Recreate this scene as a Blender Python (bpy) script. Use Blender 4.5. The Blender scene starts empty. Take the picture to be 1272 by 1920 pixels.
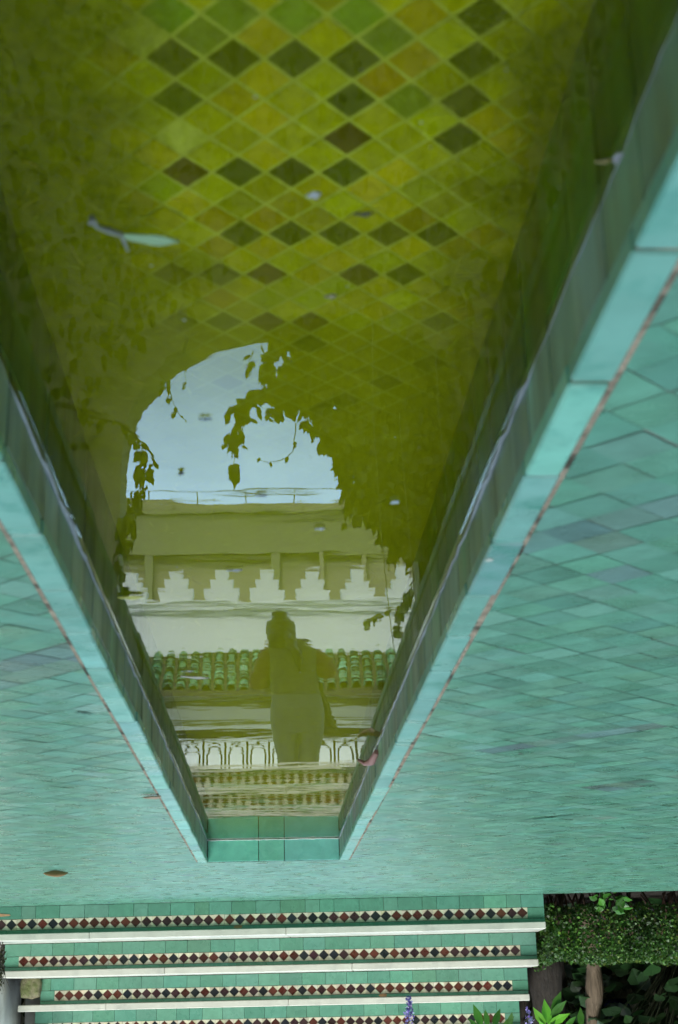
import bpy, math, random
import numpy as np
from mathutils import Vector, Matrix, noise
R = math.radians
random.seed(7); rng = np.random.default_rng(7)
scene = bpy.context.scene
COL = scene.collection

# ------------------------------------------------------------------ camera
W_, H_ = 1272.0, 1920.0
F_, PITCH, YAW, ROLL = 2697.5, 0.3229, 0.0496, -0.0224
EYE = Vector((0, 0, 0.4372))
WATER = -0.0754
rt = Vector((math.cos(YAW), math.sin(YAW), 0))
fh = Vector((-math.sin(YAW), math.cos(YAW), 0))
fwd = fh*math.cos(PITCH) - Vector((0, 0, 1))*math.sin(PITCH)
upv = fh*math.sin(PITCH) + Vector((0, 0, 1))*math.cos(PITCH)
cr, sr = math.cos(ROLL), math.sin(ROLL)
cx_ = -(rt*cr + upv*sr); cy_ = rt*sr - upv*cr; cz_ = -fwd      # the photograph is held upside down
cam_d = bpy.data.cameras.new('camera'); cam = bpy.data.objects.new('camera', cam_d); COL.objects.link(cam)
cam.matrix_world = Matrix(((cx_.x, cy_.x, cz_.x, EYE.x), (cx_.y, cy_.y, cz_.y, EYE.y), (cx_.z, cy_.z, cz_.z, EYE.z), (0, 0, 0, 1)))
cam_d.sensor_fit = 'VERTICAL'; cam_d.sensor_height = 23.6; cam_d.sensor_width = 15.64
cam_d.lens = F_/H_*23.6; cam_d.clip_start = 0.02; cam_d.clip_end = 500
cam_d.dof.use_dof = True; cam_d.dof.focus_distance = 8.5; cam_d.dof.aperture_fstop = 7.5
scene.camera = cam

# ------------------------------------------------------------------ sky, sun, exposure
SUN_EL, SUN_ROT = R(50), R(158)
w = bpy.data.worlds.new('World'); scene.world = w; w.use_nodes = True
nt = w.node_tree; nt.nodes.clear()
out = nt.nodes.new('ShaderNodeOutputWorld'); bg = nt.nodes.new('ShaderNodeBackground')
sky = nt.nodes.new('ShaderNodeTexSky'); sky.sky_type = 'NISHITA'; sky.sun_disc = False
sky.sun_elevation = SUN_EL; sky.sun_rotation = SUN_ROT; sky.dust_density = 2.0
tc = nt.nodes.new('ShaderNodeTexCoord'); mp = nt.nodes.new('ShaderNodeMapping'); mp.inputs['Scale'].default_value = (1.0, 1.0, 2.6)
nz = nt.nodes.new('ShaderNodeTexNoise'); nz.inputs['Scale'].default_value = 2.6; nz.inputs['Detail'].default_value = 7; nz.inputs['Roughness'].default_value = 0.55
rp = nt.nodes.new('ShaderNodeValToRGB'); rp.color_ramp.elements[0].position = 0.22; rp.color_ramp.elements[1].position = 0.85
mx = nt.nodes.new('ShaderNodeMixRGB'); mx.inputs['Color2'].default_value = (7.8, 9.7, 10.4, 1)
nt.links.new(tc.outputs['Generated'], mp.inputs['Vector']); nt.links.new(mp.outputs[0], nz.inputs['Vector'])
nt.links.new(nz.outputs['Fac'], rp.inputs['Fac']); nt.links.new(rp.outputs['Color'], mx.inputs['Fac'])
nt.links.new(sky.outputs[0], mx.inputs['Color1']); # the cloud cover is thinner and brighter on the side the water mirrors
vd = nt.nodes.new('ShaderNodeVectorMath'); vd.operation = 'DOT_PRODUCT'; vd.inputs[1].default_value = (0, 0.93, 0.36); nt.links.new(tc.outputs['Generated'], vd.inputs[0])
mg = nt.nodes.new('ShaderNodeMapRange'); mg.interpolation_type = 'SMOOTHSTEP'; mg.inputs['From Min'].default_value = 0.55; mg.inputs['From Max'].default_value = 0.95; mg.inputs['To Min'].default_value = 0; nt.links.new(vd.outputs['Value'], mg.inputs['Value'])
mt = nt.nodes.new('ShaderNodeMixRGB'); mt.blend_type = 'MULTIPLY'; mt.inputs['Color2'].default_value = (1.22, 1.5, 1.72, 1); nt.links.new(mg.outputs[0], mt.inputs['Fac']); nt.links.new(mx.outputs[0], mt.inputs['Color1'])
nt.links.new(mt.outputs[0], bg.inputs['Color'])
bg.inputs['Strength'].default_value = 0.13
nt.links.new(bg.outputs[0], out.inputs['Surface'])
sd = bpy.data.lights.new('sun', 'SUN'); sd.energy = 0.9; sd.angle = R(25); sd.color = (1, 0.985, 0.96)
so = bpy.data.objects.new('sun', sd); COL.objects.link(so)
sun_dir = Vector((math.sin(SUN_ROT)*math.cos(SUN_EL), math.cos(SUN_ROT)*math.cos(SUN_EL), math.sin(SUN_EL)))
so.rotation_euler = sun_dir.to_track_quat('Z', 'Y').to_euler()
scene.view_settings.view_transform = 'Standard'; scene.view_settings.look = 'None'
scene.view_settings.gamma = 1; scene.view_settings.exposure = 1.75
try:
    scene.cycles.max_bounces = 10; scene.cycles.transparent_max_bounces = 16
except Exception: pass

# ------------------------------------------------------------------ measuring helpers
def ray(x, y):
    a, b = W_/2 - x, H_/2 - y
    px = a*cr + b*sr; py = -a*sr + b*cr
    return fwd + rt*(px/F_) - upv*(py/F_)
def at(x, y, Y):            # point seen directly at distance Y
    d = ray(x, y); return EYE + d*(Y/d.y)
def on(x, y, z=0.0):        # point on the level plane z
    d = ray(x, y); return EYE + d*((z - EYE.z)/d.z)
def mir(x, y, Y):           # point whose mirror image in the water is seen there
    p = at(x, y, Y); p.z = 2*WATER - p.z; return p

# ------------------------------------------------------------------ tags
def tag(o, label=None, cat=None, group=None, kind=None):
    if label: o['label'] = label
    if cat: o['category'] = cat
    if group: o['group'] = group
    if kind: o['kind'] = kind
    return o
def empty(name, loc=(0, 0, 0), rz=0.0, label=None, cat=None, group=None):
    o = bpy.data.objects.new(name, None); COL.objects.link(o); o.location = loc; o.rotation_euler = (0, 0, rz)
    o.empty_display_size = 0.1
    return tag(o, label, cat, group)

# ------------------------------------------------------------------ mesh builder
class MB:
    def __init__(s): s.v = []; s.f = []; s.c = []; s.sm = []
    def poly(s, pts, col=(1, 1, 1), smooth=False):
        n = len(s.v); s.v += [tuple(p) for p in pts]; s.f.append(tuple(range(n, n+len(pts)))); s.c.append(col); s.sm.append(smooth)
    def mesh(s, verts, faces, col=(1, 1, 1), smooth=False):
        n = len(s.v); s.v += [tuple(p) for p in verts]
        for f in faces: s.f.append(tuple(n+i for i in f)); s.c.append(col); s.sm.append(smooth)
    def box(s, x0, x1, y0, y1, z0, z1, col=(1, 1, 1), b=0.0, jit=0.0):
        if b <= 0:
            v = [(x, y, z) for z in (z0, z1) for y in (y0, y1) for x in (x0, x1)]
            s.mesh(v, [(0, 2, 3, 1), (4, 5, 7, 6), (0, 1, 5, 4), (2, 6, 7, 3), (0, 4, 6, 2), (1, 3, 7, 5)], col); return
        V = {}; L = []
        lim = ((x0, x1), (y0, y1), (z0, z1))
        for i in (0, 1):
            for j in (0, 1):
                for k in (0, 1):
                    c = [lim[0][i], lim[1][j], lim[2][k]]; sgn = [1-2*i, 1-2*j, 1-2*k]
                    for a in range(3):
                        p = list(c)
                        for q in range(3):
                            if q != a: p[q] += sgn[q]*b
                        V[(i, j, k, a)] = len(L); L.append(p)
        F = []
        for a in range(3):
            o1, o2 = [q for q in range(3) if q != a]
            for e in (0, 1):
                idx = []
                for (m, n) in ((0, 0), (1, 0), (1, 1), (0, 1)):
                    t = [0, 0, 0]; t[a] = e; t[o1] = m; t[o2] = n; idx.append(V[(*t, a)])
                F.append(tuple(idx))
        for a in range(3):
            o1, o2 = [q for q in range(3) if q != a]
            for m in (0, 1):
                for n in (0, 1):
                    t0 = [0, 0, 0]; t0[a] = 0; t0[o1] = m; t0[o2] = n; t1 = list(t0); t1[a] = 1
                    F.append((V[(*t0, o1)], V[(*t1, o1)], V[(*t1, o2)], V[(*t0, o2)]))
        for i in (0, 1):
            for j in (0, 1):
                for k in (0, 1): F.append((V[(i, j, k, 0)], V[(i, j, k, 1)], V[(i, j, k, 2)]))
        s.mesh(L, F, col)
    def tube(s, pts, r, n=8, col=(1, 1, 1), cap=True):
        pts = [Vector(p) for p in pts]
        if not hasattr(r, '__len__'): r = [r]*len(pts)
        base = len(s.v); prev = None
        for i, p in enumerate(pts):
            t = (pts[min(i+1, len(pts)-1)] - pts[max(i-1, 0)]).normalized()
            if prev is None:
                a = t.orthogonal().normalized()
            else:
                a = (prev - t*prev.dot(t)).normalized()
            prev = a; b = t.cross(a)
            for k in range(n):
                q = 2*math.pi*k/n; s.v.append(tuple(p + (a*math.cos(q) + b*math.sin(q))*r[i]))
        for i in range(len(pts)-1):
            for k in range(n):
                s.f.append((base+i*n+k, base+i*n+(k+1) % n, base+(i+1)*n+(k+1) % n, base+(i+1)*n+k)); s.c.append(col); s.sm.append(True)
        if cap:
            s.f.append(tuple(base+k for k in range(n))[::-1]); s.c.append(col); s.sm.append(False)
            e = base+(len(pts)-1)*n; s.f.append(tuple(e+k for k in range(n))); s.c.append(col); s.sm.append(False)
    def build(s, name, mat, parent=None, fix=False):
        me = bpy.data.meshes.new(name); me.from_pydata(s.v, [], s.f)
        if s.f:
            ca = me.color_attributes.new('Col', 'FLOAT_COLOR', 'CORNER')
            cnt = np.array([len(f) for f in s.f]); cc = np.ones((len(s.f), 4)); cc[:, :3] = np.array(s.c)
            ca.data.foreach_set('color', np.repeat(cc, cnt, axis=0).astype(np.float32).ravel())
            me.polygons.foreach_set('use_smooth', np.array(s.sm, dtype=bool))
        me.update()
        if fix:
            import bmesh
            bm = bmesh.new(); bm.from_mesh(me); bmesh.ops.recalc_face_normals(bm, faces=bm.faces); bm.to_mesh(me); bm.free()
        o = bpy.data.objects.new(name, me); COL.objects.link(o)
        if mat: me.materials.append(mat)
        if parent: o.parent = parent
        return o

def rv(): return Vector((random.gauss(0, 1), random.gauss(0, 1), random.gauss(0, 1))).normalized()
def clip(poly, a, b, c):      # keep a*x+b*y+c >= 0
    o = []
    for i in range(len(poly)):
        p, q = poly[i], poly[(i+1) % len(poly)]
        dp, dq = a*p[0]+b*p[1]+c, a*q[0]+b*q[1]+c
        if dp >= 0: o.append(p)
        if dp*dq < 0:
            t = dp/(dp-dq); o.append(tuple(p[k]+(q[k]-p[k])*t for k in range(len(p))))
    return o

# ------------------------------------------------------------------ materials
def mat(name, rough=0.5, col=None, use_attr=True, nscale=20.0, namp=0.25, spec=0.5, bump=0.0, bscale=60.0, stain=None, stain_scale=3.0, stain_lo=0.5, stain_hi=0.7, stain_amt=1.0, rough_var=0.1, trans=0.0, metallic=0.0, coat=0.0, coords='Object', stretch=None):
    m = bpy.data.materials.new(name); m.use_nodes = True; n = m.node_tree; n.nodes.clear()
    o = n.nodes.new('ShaderNodeOutputMaterial'); p = n.nodes.new('ShaderNodeBsdfPrincipled'); L = n.links.new
    L(p.outputs[0], o.inputs['Surface'])
    tc = n.nodes.new('ShaderNodeTexCoord'); src = tc.outputs[coords]
    if stretch:
        mm = n.nodes.new('ShaderNodeMapping'); mm.inputs['Scale'].default_value = stretch; L(src, mm.inputs['Vector']); src = mm.outputs[0]
    nz = n.nodes.new('ShaderNodeTexNoise'); nz.inputs['Scale'].default_value = nscale; nz.inputs['Detail'].default_value = 6; nz.inputs['Roughness'].default_value = 0.6
    L(src, nz.inputs['Vector'])
    mr = n.nodes.new('ShaderNodeMapRange'); mr.inputs['From Min'].default_value = 0.25; mr.inputs['From Max'].default_value = 0.75
    mr.inputs['To Min'].default_value = 1-namp; mr.inputs['To Max'].default_value = 1+namp; L(nz.outputs['Fac'], mr.inputs['Value'])
    if use_attr:
        at_ = n.nodes.new('ShaderNodeAttribute'); at_.attribute_name = 'Col'; c = at_.outputs['Color']
        if col:
            ml = n.nodes.new('ShaderNodeMixRGB'); ml.blend_type = 'MULTIPLY'; ml.inputs[0].default_value = 1; L(c, ml.inputs[1]); ml.inputs[2].default_value = (*col, 1); c = ml.outputs[0]
    else:
        rgb = n.nodes.new('ShaderNodeRGB'); rgb.outputs[0].default_value = (*col, 1); c = rgb.outputs[0]
    vm = n.nodes.new('ShaderNodeVectorMath'); vm.operation = 'SCALE'; L(c, vm.inputs[0]); L(mr.outputs[0], vm.inputs['Scale']); c = vm.outputs[0]
    if stain:
        n2 = n.nodes.new('ShaderNodeTexNoise'); n2.inputs['Scale'].default_value = stain_scale; n2.inputs['Detail'].default_value = 8; n2.inputs['Roughness'].default_value = 0.65
        L(src, n2.inputs['Vector'])
        m2 = n.nodes.new('ShaderNodeMapRange'); m2.inputs['From Min'].default_value = stain_lo; m2.inputs['From Max'].default_value = stain_hi; m2.inputs['To Max'].default_value = stain_amt
        L(n2.outputs['Fac'], m2.inputs['Value'])
        mm2 = n.nodes.new('ShaderNodeMixRGB'); L(m2.outputs[0], mm2.inputs[0]); L(c, mm2.inputs[1]); mm2.inputs[2].default_value = (*stain, 1); c = mm2.outputs[0]
    L(c, p.inputs['Base Color'])
    r2 = n.nodes.new('ShaderNodeMapRange'); r2.inputs['From Min'].default_value = 0.3; r2.inputs['From Max'].default_value = 0.7
    r2.inputs['To Min'].default_value = max(0.02, rough-rough_var); r2.inputs['To Max'].default_value = min(1, rough+rough_var)
    n3 = n.nodes.new('ShaderNodeTexNoise'); n3.inputs['Scale'].default_value = nscale*0.6; n3.inputs['Detail'].default_value = 4; L(src, n3.inputs['Vector'])
    L(n3.outputs['Fac'], r2.inputs['Value']); L(r2.outputs[0], p.inputs['Roughness'])
    p.inputs['Specular IOR Level'].default_value = spec; p.inputs['Metallic'].default_value = metallic
    if coat: p.inputs['Coat Weight'].default_value = coat
    if trans:
        p.inputs['Subsurface Weight'].default_value = 0
        tr = n.nodes.new('ShaderNodeBsdfTranslucent'); L(c, tr.inputs['Color']); mxs = n.nodes.new('ShaderNodeMixShader'); mxs.inputs[0].default_value = trans
        L(p.outputs[0], mxs.inputs[1]); L(tr.outputs[0], mxs.inputs[2]); L(mxs.outputs[0], o.inputs['Surface'])
    if bump:
        nb = n.nodes.new('ShaderNodeTexNoise'); nb.inputs['Scale'].default_value = bscale; nb.inputs['Detail'].default_value = 5; L(src, nb.inputs['Vector'])
        bp = n.nodes.new('ShaderNodeBump'); bp.inputs['Strength'].default_value = 1; bp.inputs['Distance'].default_value = bump
        L(nb.outputs['Fac'], bp.inputs['Height']); L(bp.outputs[0], p.inputs['Normal'])
    return m

M = {}
M['glaze'] = mat('glazed_tile', 0.34, nscale=26, namp=0.16, bump=0.0008, bscale=22, stain=(0.15, 0.25, 0.20), stain_scale=7, stain_lo=0.55, stain_hi=0.8, stain_amt=0.5, rough_var=0.14, spec=0.36)
M['rim'] = mat('worn_rim_glaze', 0.34, nscale=17, namp=0.14, bump=0.0015, bscale=18, stain=(0.055, 0.25, 0.19), stain_scale=13, stain_lo=0.5, stain_hi=0.66, stain_amt=0.75, rough_var=0.14)
M['riser'] = mat('glazed_riser_tile', 0.3, nscale=26, namp=0.14, bump=0.0008, bscale=30, rough_var=0.1)
M['wall_tile'] = mat('grimy_channel_tile', 0.38, nscale=30, namp=0.2, bump=0.001, bscale=40, stain=(0.09, 0.10, 0.06), stain_scale=14, stain_lo=0.42, stain_hi=0.66, stain_amt=0.7, stretch=(1, 1, 0.25))
M['bottom'] = mat('algae_tile', 0.8, nscale=60, namp=0.2, stain=(0.15, 0.16, 0.003), stain_scale=4, stain_lo=0.5, stain_hi=0.75, stain_amt=0.5, spec=0.1, bump=0.002, bscale=90)
def silt_murk(m):        # silty green cover hides the tiles along both sides; the far bed fades evenly
    n = m.node_tree; L = n.links.new; p = [q for q in n.nodes if q.type == 'BSDF_PRINCIPLED'][0]
    src = p.inputs['Base Color'].links[0].from_socket
    tc = [q for q in n.nodes if q.type == 'TEX_COORD'][0]; sx = n.nodes.new('ShaderNodeSeparateXYZ'); L(tc.outputs['Object'], sx.inputs[0])
    nz = n.nodes.new('ShaderNodeTexNoise'); nz.inputs['Scale'].default_value = 9; nz.inputs['Detail'].default_value = 7; L(tc.outputs['Object'], nz.inputs['Vector'])
    ad = n.nodes.new('ShaderNodeMath'); ad.operation = 'MULTIPLY_ADD'; ad.inputs[1].default_value = 0.22; L(nz.outputs['Fac'], ad.inputs[0]); L(sx.outputs['X'], ad.inputs[2])
    a = n.nodes.new('ShaderNodeMapRange'); a.inputs['From Min'].default_value = 0.15; a.inputs['From Max'].default_value = 0.25; L(ad.outputs[0], a.inputs['Value'])
    b = n.nodes.new('ShaderNodeMapRange'); b.inputs['From Min'].default_value = -0.04; b.inputs['From Max'].default_value = -0.11; L(ad.outputs[0], b.inputs['Value'])
    mx = n.nodes.new('ShaderNodeMath'); mx.operation = 'MAXIMUM'; L(a.outputs[0], mx.inputs[0]); L(b.outputs[0], mx.inputs[1])
    mc = n.nodes.new('ShaderNodeMath'); mc.operation = 'MULTIPLY'; mc.inputs[1].default_value = 0.86; L(mx.outputs[0], mc.inputs[0])
    n2 = n.nodes.new('ShaderNodeTexNoise'); n2.inputs['Scale'].default_value = 60; n2.inputs['Detail'].default_value = 6; L(tc.outputs['Object'], n2.inputs['Vector'])
    rp = n.nodes.new('ShaderNodeValToRGB'); rp.color_ramp.elements[0].position = 0.35; rp.color_ramp.elements[0].color = (0.10, 0.12, 0.002, 1); rp.color_ramp.elements[1].position = 0.7; rp.color_ramp.elements[1].color = (0.19, 0.20, 0.003, 1)
    L(n2.outputs['Fac'], rp.inputs['Fac'])
    mm = n.nodes.new('ShaderNodeMixRGB'); L(mc.outputs[0], mm.inputs[0]); L(src, mm.inputs[1]); L(rp.outputs[0], mm.inputs[2]); 
    fy = n.nodes.new('ShaderNodeMapRange'); fy.inputs['From Min'].default_value = 1.05; fy.inputs['From Max'].default_value = 1.7; fy.inputs['To Max'].default_value = 0.88; L(sx.outputs['Y'], fy.inputs['Value'])  # far tiles fade to one olive tone: silt plus painted water murk
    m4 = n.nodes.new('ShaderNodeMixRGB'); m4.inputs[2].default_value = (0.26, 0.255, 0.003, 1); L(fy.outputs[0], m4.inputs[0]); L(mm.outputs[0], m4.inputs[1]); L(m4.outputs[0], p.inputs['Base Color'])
silt_murk(M['bottom'])
M['grout'] = mat('grout', 0.9, (0.27, 0.20, 0.14), False, nscale=40, namp=0.5, bump=0.003, bscale=120, stain=(0.05, 0.04, 0.025), stain_scale=12, stain_lo=0.5, stain_hi=0.6)
M['marble'] = mat('white_marble', 0.45, (0.55, 0.545, 0.47), False, nscale=9, namp=0.14, stain=(0.30, 0.31, 0.28), stain_scale=7, stain_lo=0.54, stain_hi=0.78, stain_amt=0.7, bump=0.0006, bscale=60)
M['plaster'] = mat('white_plaster', 0.85, (0.56, 0.55, 0.50), False, nscale=6, namp=0.18, stain=(0.26, 0.25, 0.20), stain_scale=4, stain_lo=0.5, stain_hi=0.75, stain_amt=0.6, bump=0.006, bscale=14)
M['white'] = mat('white_limewash', 0.8, (0.74, 0.79, 0.74), False, nscale=1.5, namp=0.05, bump=0.01, bscale=3, stain=(0.6, 0.6, 0.55), stain_scale=1.2, stain_lo=0.55, stain_hi=0.8, stain_amt=0.5)
M['khaki'] = mat('khaki_render', 0.85, (0.31, 0.29, 0.17), False, nscale=1.5, namp=0.10, stain=(0.42, 0.40, 0.27), stain_scale=0.5, stain_lo=0.5, stain_hi=0.7, stain_amt=0.7)
M['olive'] = mat('olive_metal_roof', 0.6, (0.20, 0.21, 0.10), False, nscale=2, namp=0.15)
M['gate'] = mat('gate_wall_render', 0.9, (0.20, 0.19, 0.13), False, nscale=3, namp=0.2, bump=0.01, bscale=12)
M['roof'] = mat('green_roof_tile', 0.4, nscale=9, namp=0.25)
M['iron'] = mat('dark_wrought_iron', 0.5, (0.03, 0.03, 0.02), False, nscale=30, namp=0.3)
M['wood'] = mat('dark_wood', 0.7, (0.05, 0.042, 0.02), False, nscale=8, namp=0.3, stretch=(1, 8, 8))
M['bark'] = mat('bark', 0.9, nscale=18, namp=0.45, bump=0.012, bscale=30, stretch=(3, 3, 0.5))
M['leaf'] = mat('leaf', 0.42, nscale=15, namp=0.15, trans=0.3, rough_var=0.1)
M['vine'] = mat('creeper_leaf', 0.6, nscale=15, namp=0.1, trans=0.12, spec=0.2)
M['floor_grout'] = mat('floor_grout', 0.8, (0.16, 0.20, 0.155), False, nscale=30, namp=0.5)
M['soil'] = mat('soil', 0.95, (0.025, 0.018, 0.012), False, nscale=25, namp=0.5, bump=0.02, bscale=30)
M['skin'] = mat('skin', 0.55, (0.42, 0.24, 0.16), False, nscale=8, namp=0.08)
M['shirt'] = mat('grey_olive_knit', 0.9, (0.085, 0.085, 0.06), False, nscale=20, namp=0.2, bump=0.004, bscale=40)
M['sleeve'] = mat('rust_sleeve', 0.9, (0.16, 0.075, 0.04), False, nscale=20, namp=0.2, bump=0.004, bscale=30)
M['jeans'] = mat('faded_jeans', 0.9, (0.085, 0.10, 0.10), False, nscale=25, namp=0.18, bump=0.003, bscale=25)
M['hair'] = mat('dark_hair', 0.5, (0.02, 0.014, 0.01), False, nscale=30, namp=0.4, bump=0.004, bscale=60, stretch=(5, 5, 0.6))
M['coat'] = mat('dark_cloth', 0.9, (0.03, 0.034, 0.025), False, nscale=14, namp=0.2)
M['black'] = mat('black_plastic', 0.4, (0.015, 0.015, 0.016), False)
M['shoe'] = mat('shoe_leather', 0.5, (0.05, 0.035, 0.025), False)
M['petal'] = mat('petal', 0.6, nscale=30, namp=0.15, trans=0.35)
M['stone'] = mat('mossy_stone', 0.95, (0.20, 0.18, 0.11), False, nscale=12, namp=0.4, bump=0.02, bscale=25, stain=(0.12, 0.14, 0.05), stain_scale=10, stain_lo=0.45, stain_hi=0.6)
M['terracotta'] = mat('bare_terracotta', 0.95, (0.42, 0.24, 0.13), False, nscale=40, namp=0.3)
M['pot'] = mat('cobalt_glaze', 0.3, (0.01, 0.02, 0.16), False)

# water: mirror by Fresnel over a clear yellow-green body
wm = bpy.data.materials.new('pool_water'); wm.use_nodes = True; n = wm.node_tree; n.nodes.clear(); L = n.links.new
o_ = n.nodes.new('ShaderNodeOutputMaterial'); ms = n.nodes.new('ShaderNodeMixShader'); gl = n.nodes.new('ShaderNodeBsdfGlossy'); tr = n.nodes.new('ShaderNodeBsdfTransparent')
fr = n.nodes.new('ShaderNodeFresnel'); fr.inputs['IOR'].default_value = 1.36; gl.inputs['Roughness'].default_value = 0.0
tr.inputs['Color'].default_value = (0.94, 0.96, 0.8, 1)
tcw = n.nodes.new('ShaderNodeTexCoord'); mpw = n.nodes.new('ShaderNodeMapping'); mpw.inputs['Scale'].default_value = (0.8, 1.6, 1)
L(tcw.outputs['Object'], mpw.inputs['Vector'])
nw = n.nodes.new('ShaderNodeTexNoise'); nw.inputs['Scale'].default_value = 7; nw.inputs['Detail'].default_value = 2.5; L(mpw.outputs[0], nw.inputs['Vector'])
sp = n.nodes.new('ShaderNodeSeparateXYZ'); L(tcw.outputs['Object'], sp.inputs[0])
mrw = n.nodes.new('ShaderNodeMapRange'); mrw.inputs['From Min'].default_value = 3.0; mrw.inputs['From Max'].default_value = 4.6; mrw.inputs['To Min'].default_value = 0.28; mrw.inputs['To Max'].default_value = 1.0
L(sp.outputs['Y'], mrw.inputs['Value'])
mu = n.nodes.new('ShaderNodeMath'); mu.operation = 'MULTIPLY'; L(nw.outputs['Fac'], mu.inputs[0]); L(mrw.outputs[0], mu.inputs[1])
bw = n.nodes.new('ShaderNodeBump'); bw.inputs['Strength'].default_value = 1.0; bw.inputs['Distance'].default_value = 0.0007
L(mu.outputs[0], bw.inputs['Height']); L(bw.outputs[0], gl.inputs['Normal']); L(bw.outputs[0], fr.inputs['Normal'])
ge = n.nodes.new('ShaderNodeNewGeometry'); spn = n.nodes.new('ShaderNodeSeparateXYZ'); L(ge.outputs['Normal'], spn.inputs[0])
ab = n.nodes.new('ShaderNodeMath'); ab.operation = 'ABSOLUTE'; L(spn.outputs['Z'], ab.inputs[0])
gt = n.nodes.new('ShaderNodeMath'); gt.operation = 'GREATER_THAN'; gt.inputs[1].default_value = 0.1; L(ab.outputs[0], gt.inputs[0])
gz = n.nodes.new('ShaderNodeMath'); gz.operation = 'GREATER_THAN'; gz.inputs[1].default_value = WATER-0.03; L(sp.outputs['Z'], gz.inputs[0])
m1 = n.nodes.new('ShaderNodeMath'); m1.operation = 'MULTIPLY'; L(gt.outputs[0], m1.inputs[0]); L(gz.outputs[0], m1.inputs[1])
m2 = n.nodes.new('ShaderNodeMath'); m2.operation = 'MULTIPLY'; L(m1.outputs[0], m2.inputs[0]); L(fr.outputs[0], m2.inputs[1])
vo = n.nodes.new('ShaderNodeVolumePrincipled'); vo.inputs['Color'].default_value = (0.52, 0.56, 0.01, 1); vo.inputs['Density'].default_value = 1.35; vo.inputs['Absorption Color'].default_value = (0.55, 0.6, 0.02, 1)
L(vo.outputs[0], o_.inputs['Volume'])
L(m2.outputs[0], ms.inputs[0]); L(tr.outputs[0], ms.inputs[1]); L(gl.outputs[0], ms.inputs[2]); L(ms.outputs[0], o_.inputs['Surface'])

def jit(c, a=0.12, h=0.06):
    k = 1 + random.gauss(0, a)
    return tuple(max(0.002, c[i]*k*(1+random.gauss(0, h))) for i in range(3))
TEAL = (0.070, 0.34, 0.255)
def teal(a=0.07):
    c = random.choice([(0.105, 0.270, 0.190), (0.092, 0.250, 0.172), (0.122, 0.288, 0.208), (0.098, 0.266, 0.190), (0.105, 0.258, 0.176)])
    return jit(c, a, 0.022)

# ------------------------------------------------------------------ levels and sizes
CW = 0.4547/2; LIP = 0.0315; CEND = 5.0837; CST = -1.6; BOT = -0.218
D1, T, RS, NO, MB_ = 7.2466, 0.3356, 0.165, 0.0157, 0.0347
SA = 0.0698; ROT = math.atan(SA)
STL, STR = -1.3083, 1.43         # stair ends

# ------------------------------------------------------------------ ground
g = MB()
gx = (-60, -CW-LIP, CW+LIP, 60)
g.box(-60, -6.2, -60, 60, -0.3, -0.03); g.box(6.2, 60, -60, 60, -0.3, -0.03)
g.box(-6.2, 6.2, 7.0, 60, -0.3, -0.03); g.box(-6.2, 6.2, -60, -4.2, -0.3, -0.03)
tag(g.build('ground', M['soil']), kind='structure')

# ------------------------------------------------------------------ courtyard floor: square glazed tiles laid on the diagonal
flo = MB(); DI = 0.079; h_ = DI/2
gro = MB()
GZ = -0.0009
for (x0, x1, y0, y1) in ((-6, -CW-LIP, -4, 6.6), (CW+LIP, 6, -4, 6.6), (-CW-LIP, CW+LIP, CEND+0.0, 6.6), (-CW-LIP, CW+LIP, -4, CST)):
    gro.box(x0, x1, y0 + (0.026 if y0 == CEND else 0), y1 - (0.004 if y1 == CST else 0), -0.08 if x1 < 0 or x0 > 0 else -0.3, GZ)
gro.poly([(-6, 6.6, GZ), (6, 6.6, GZ), (6, D1+SA*6+0.01, GZ), (-6, D1-SA*6+0.01, GZ)])
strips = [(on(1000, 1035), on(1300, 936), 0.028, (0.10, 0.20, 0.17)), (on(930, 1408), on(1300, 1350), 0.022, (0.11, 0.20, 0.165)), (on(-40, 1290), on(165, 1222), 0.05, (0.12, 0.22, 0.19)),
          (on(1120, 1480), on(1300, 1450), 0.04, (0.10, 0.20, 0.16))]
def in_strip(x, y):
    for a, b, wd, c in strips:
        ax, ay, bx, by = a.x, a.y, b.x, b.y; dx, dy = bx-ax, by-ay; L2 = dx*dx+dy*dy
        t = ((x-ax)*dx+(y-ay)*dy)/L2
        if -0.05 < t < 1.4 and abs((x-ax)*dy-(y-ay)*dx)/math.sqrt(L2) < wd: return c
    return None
ph = on(1140, 772)
i0 = int(-3.6/h_); i1 = int(3.6/h_)
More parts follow.
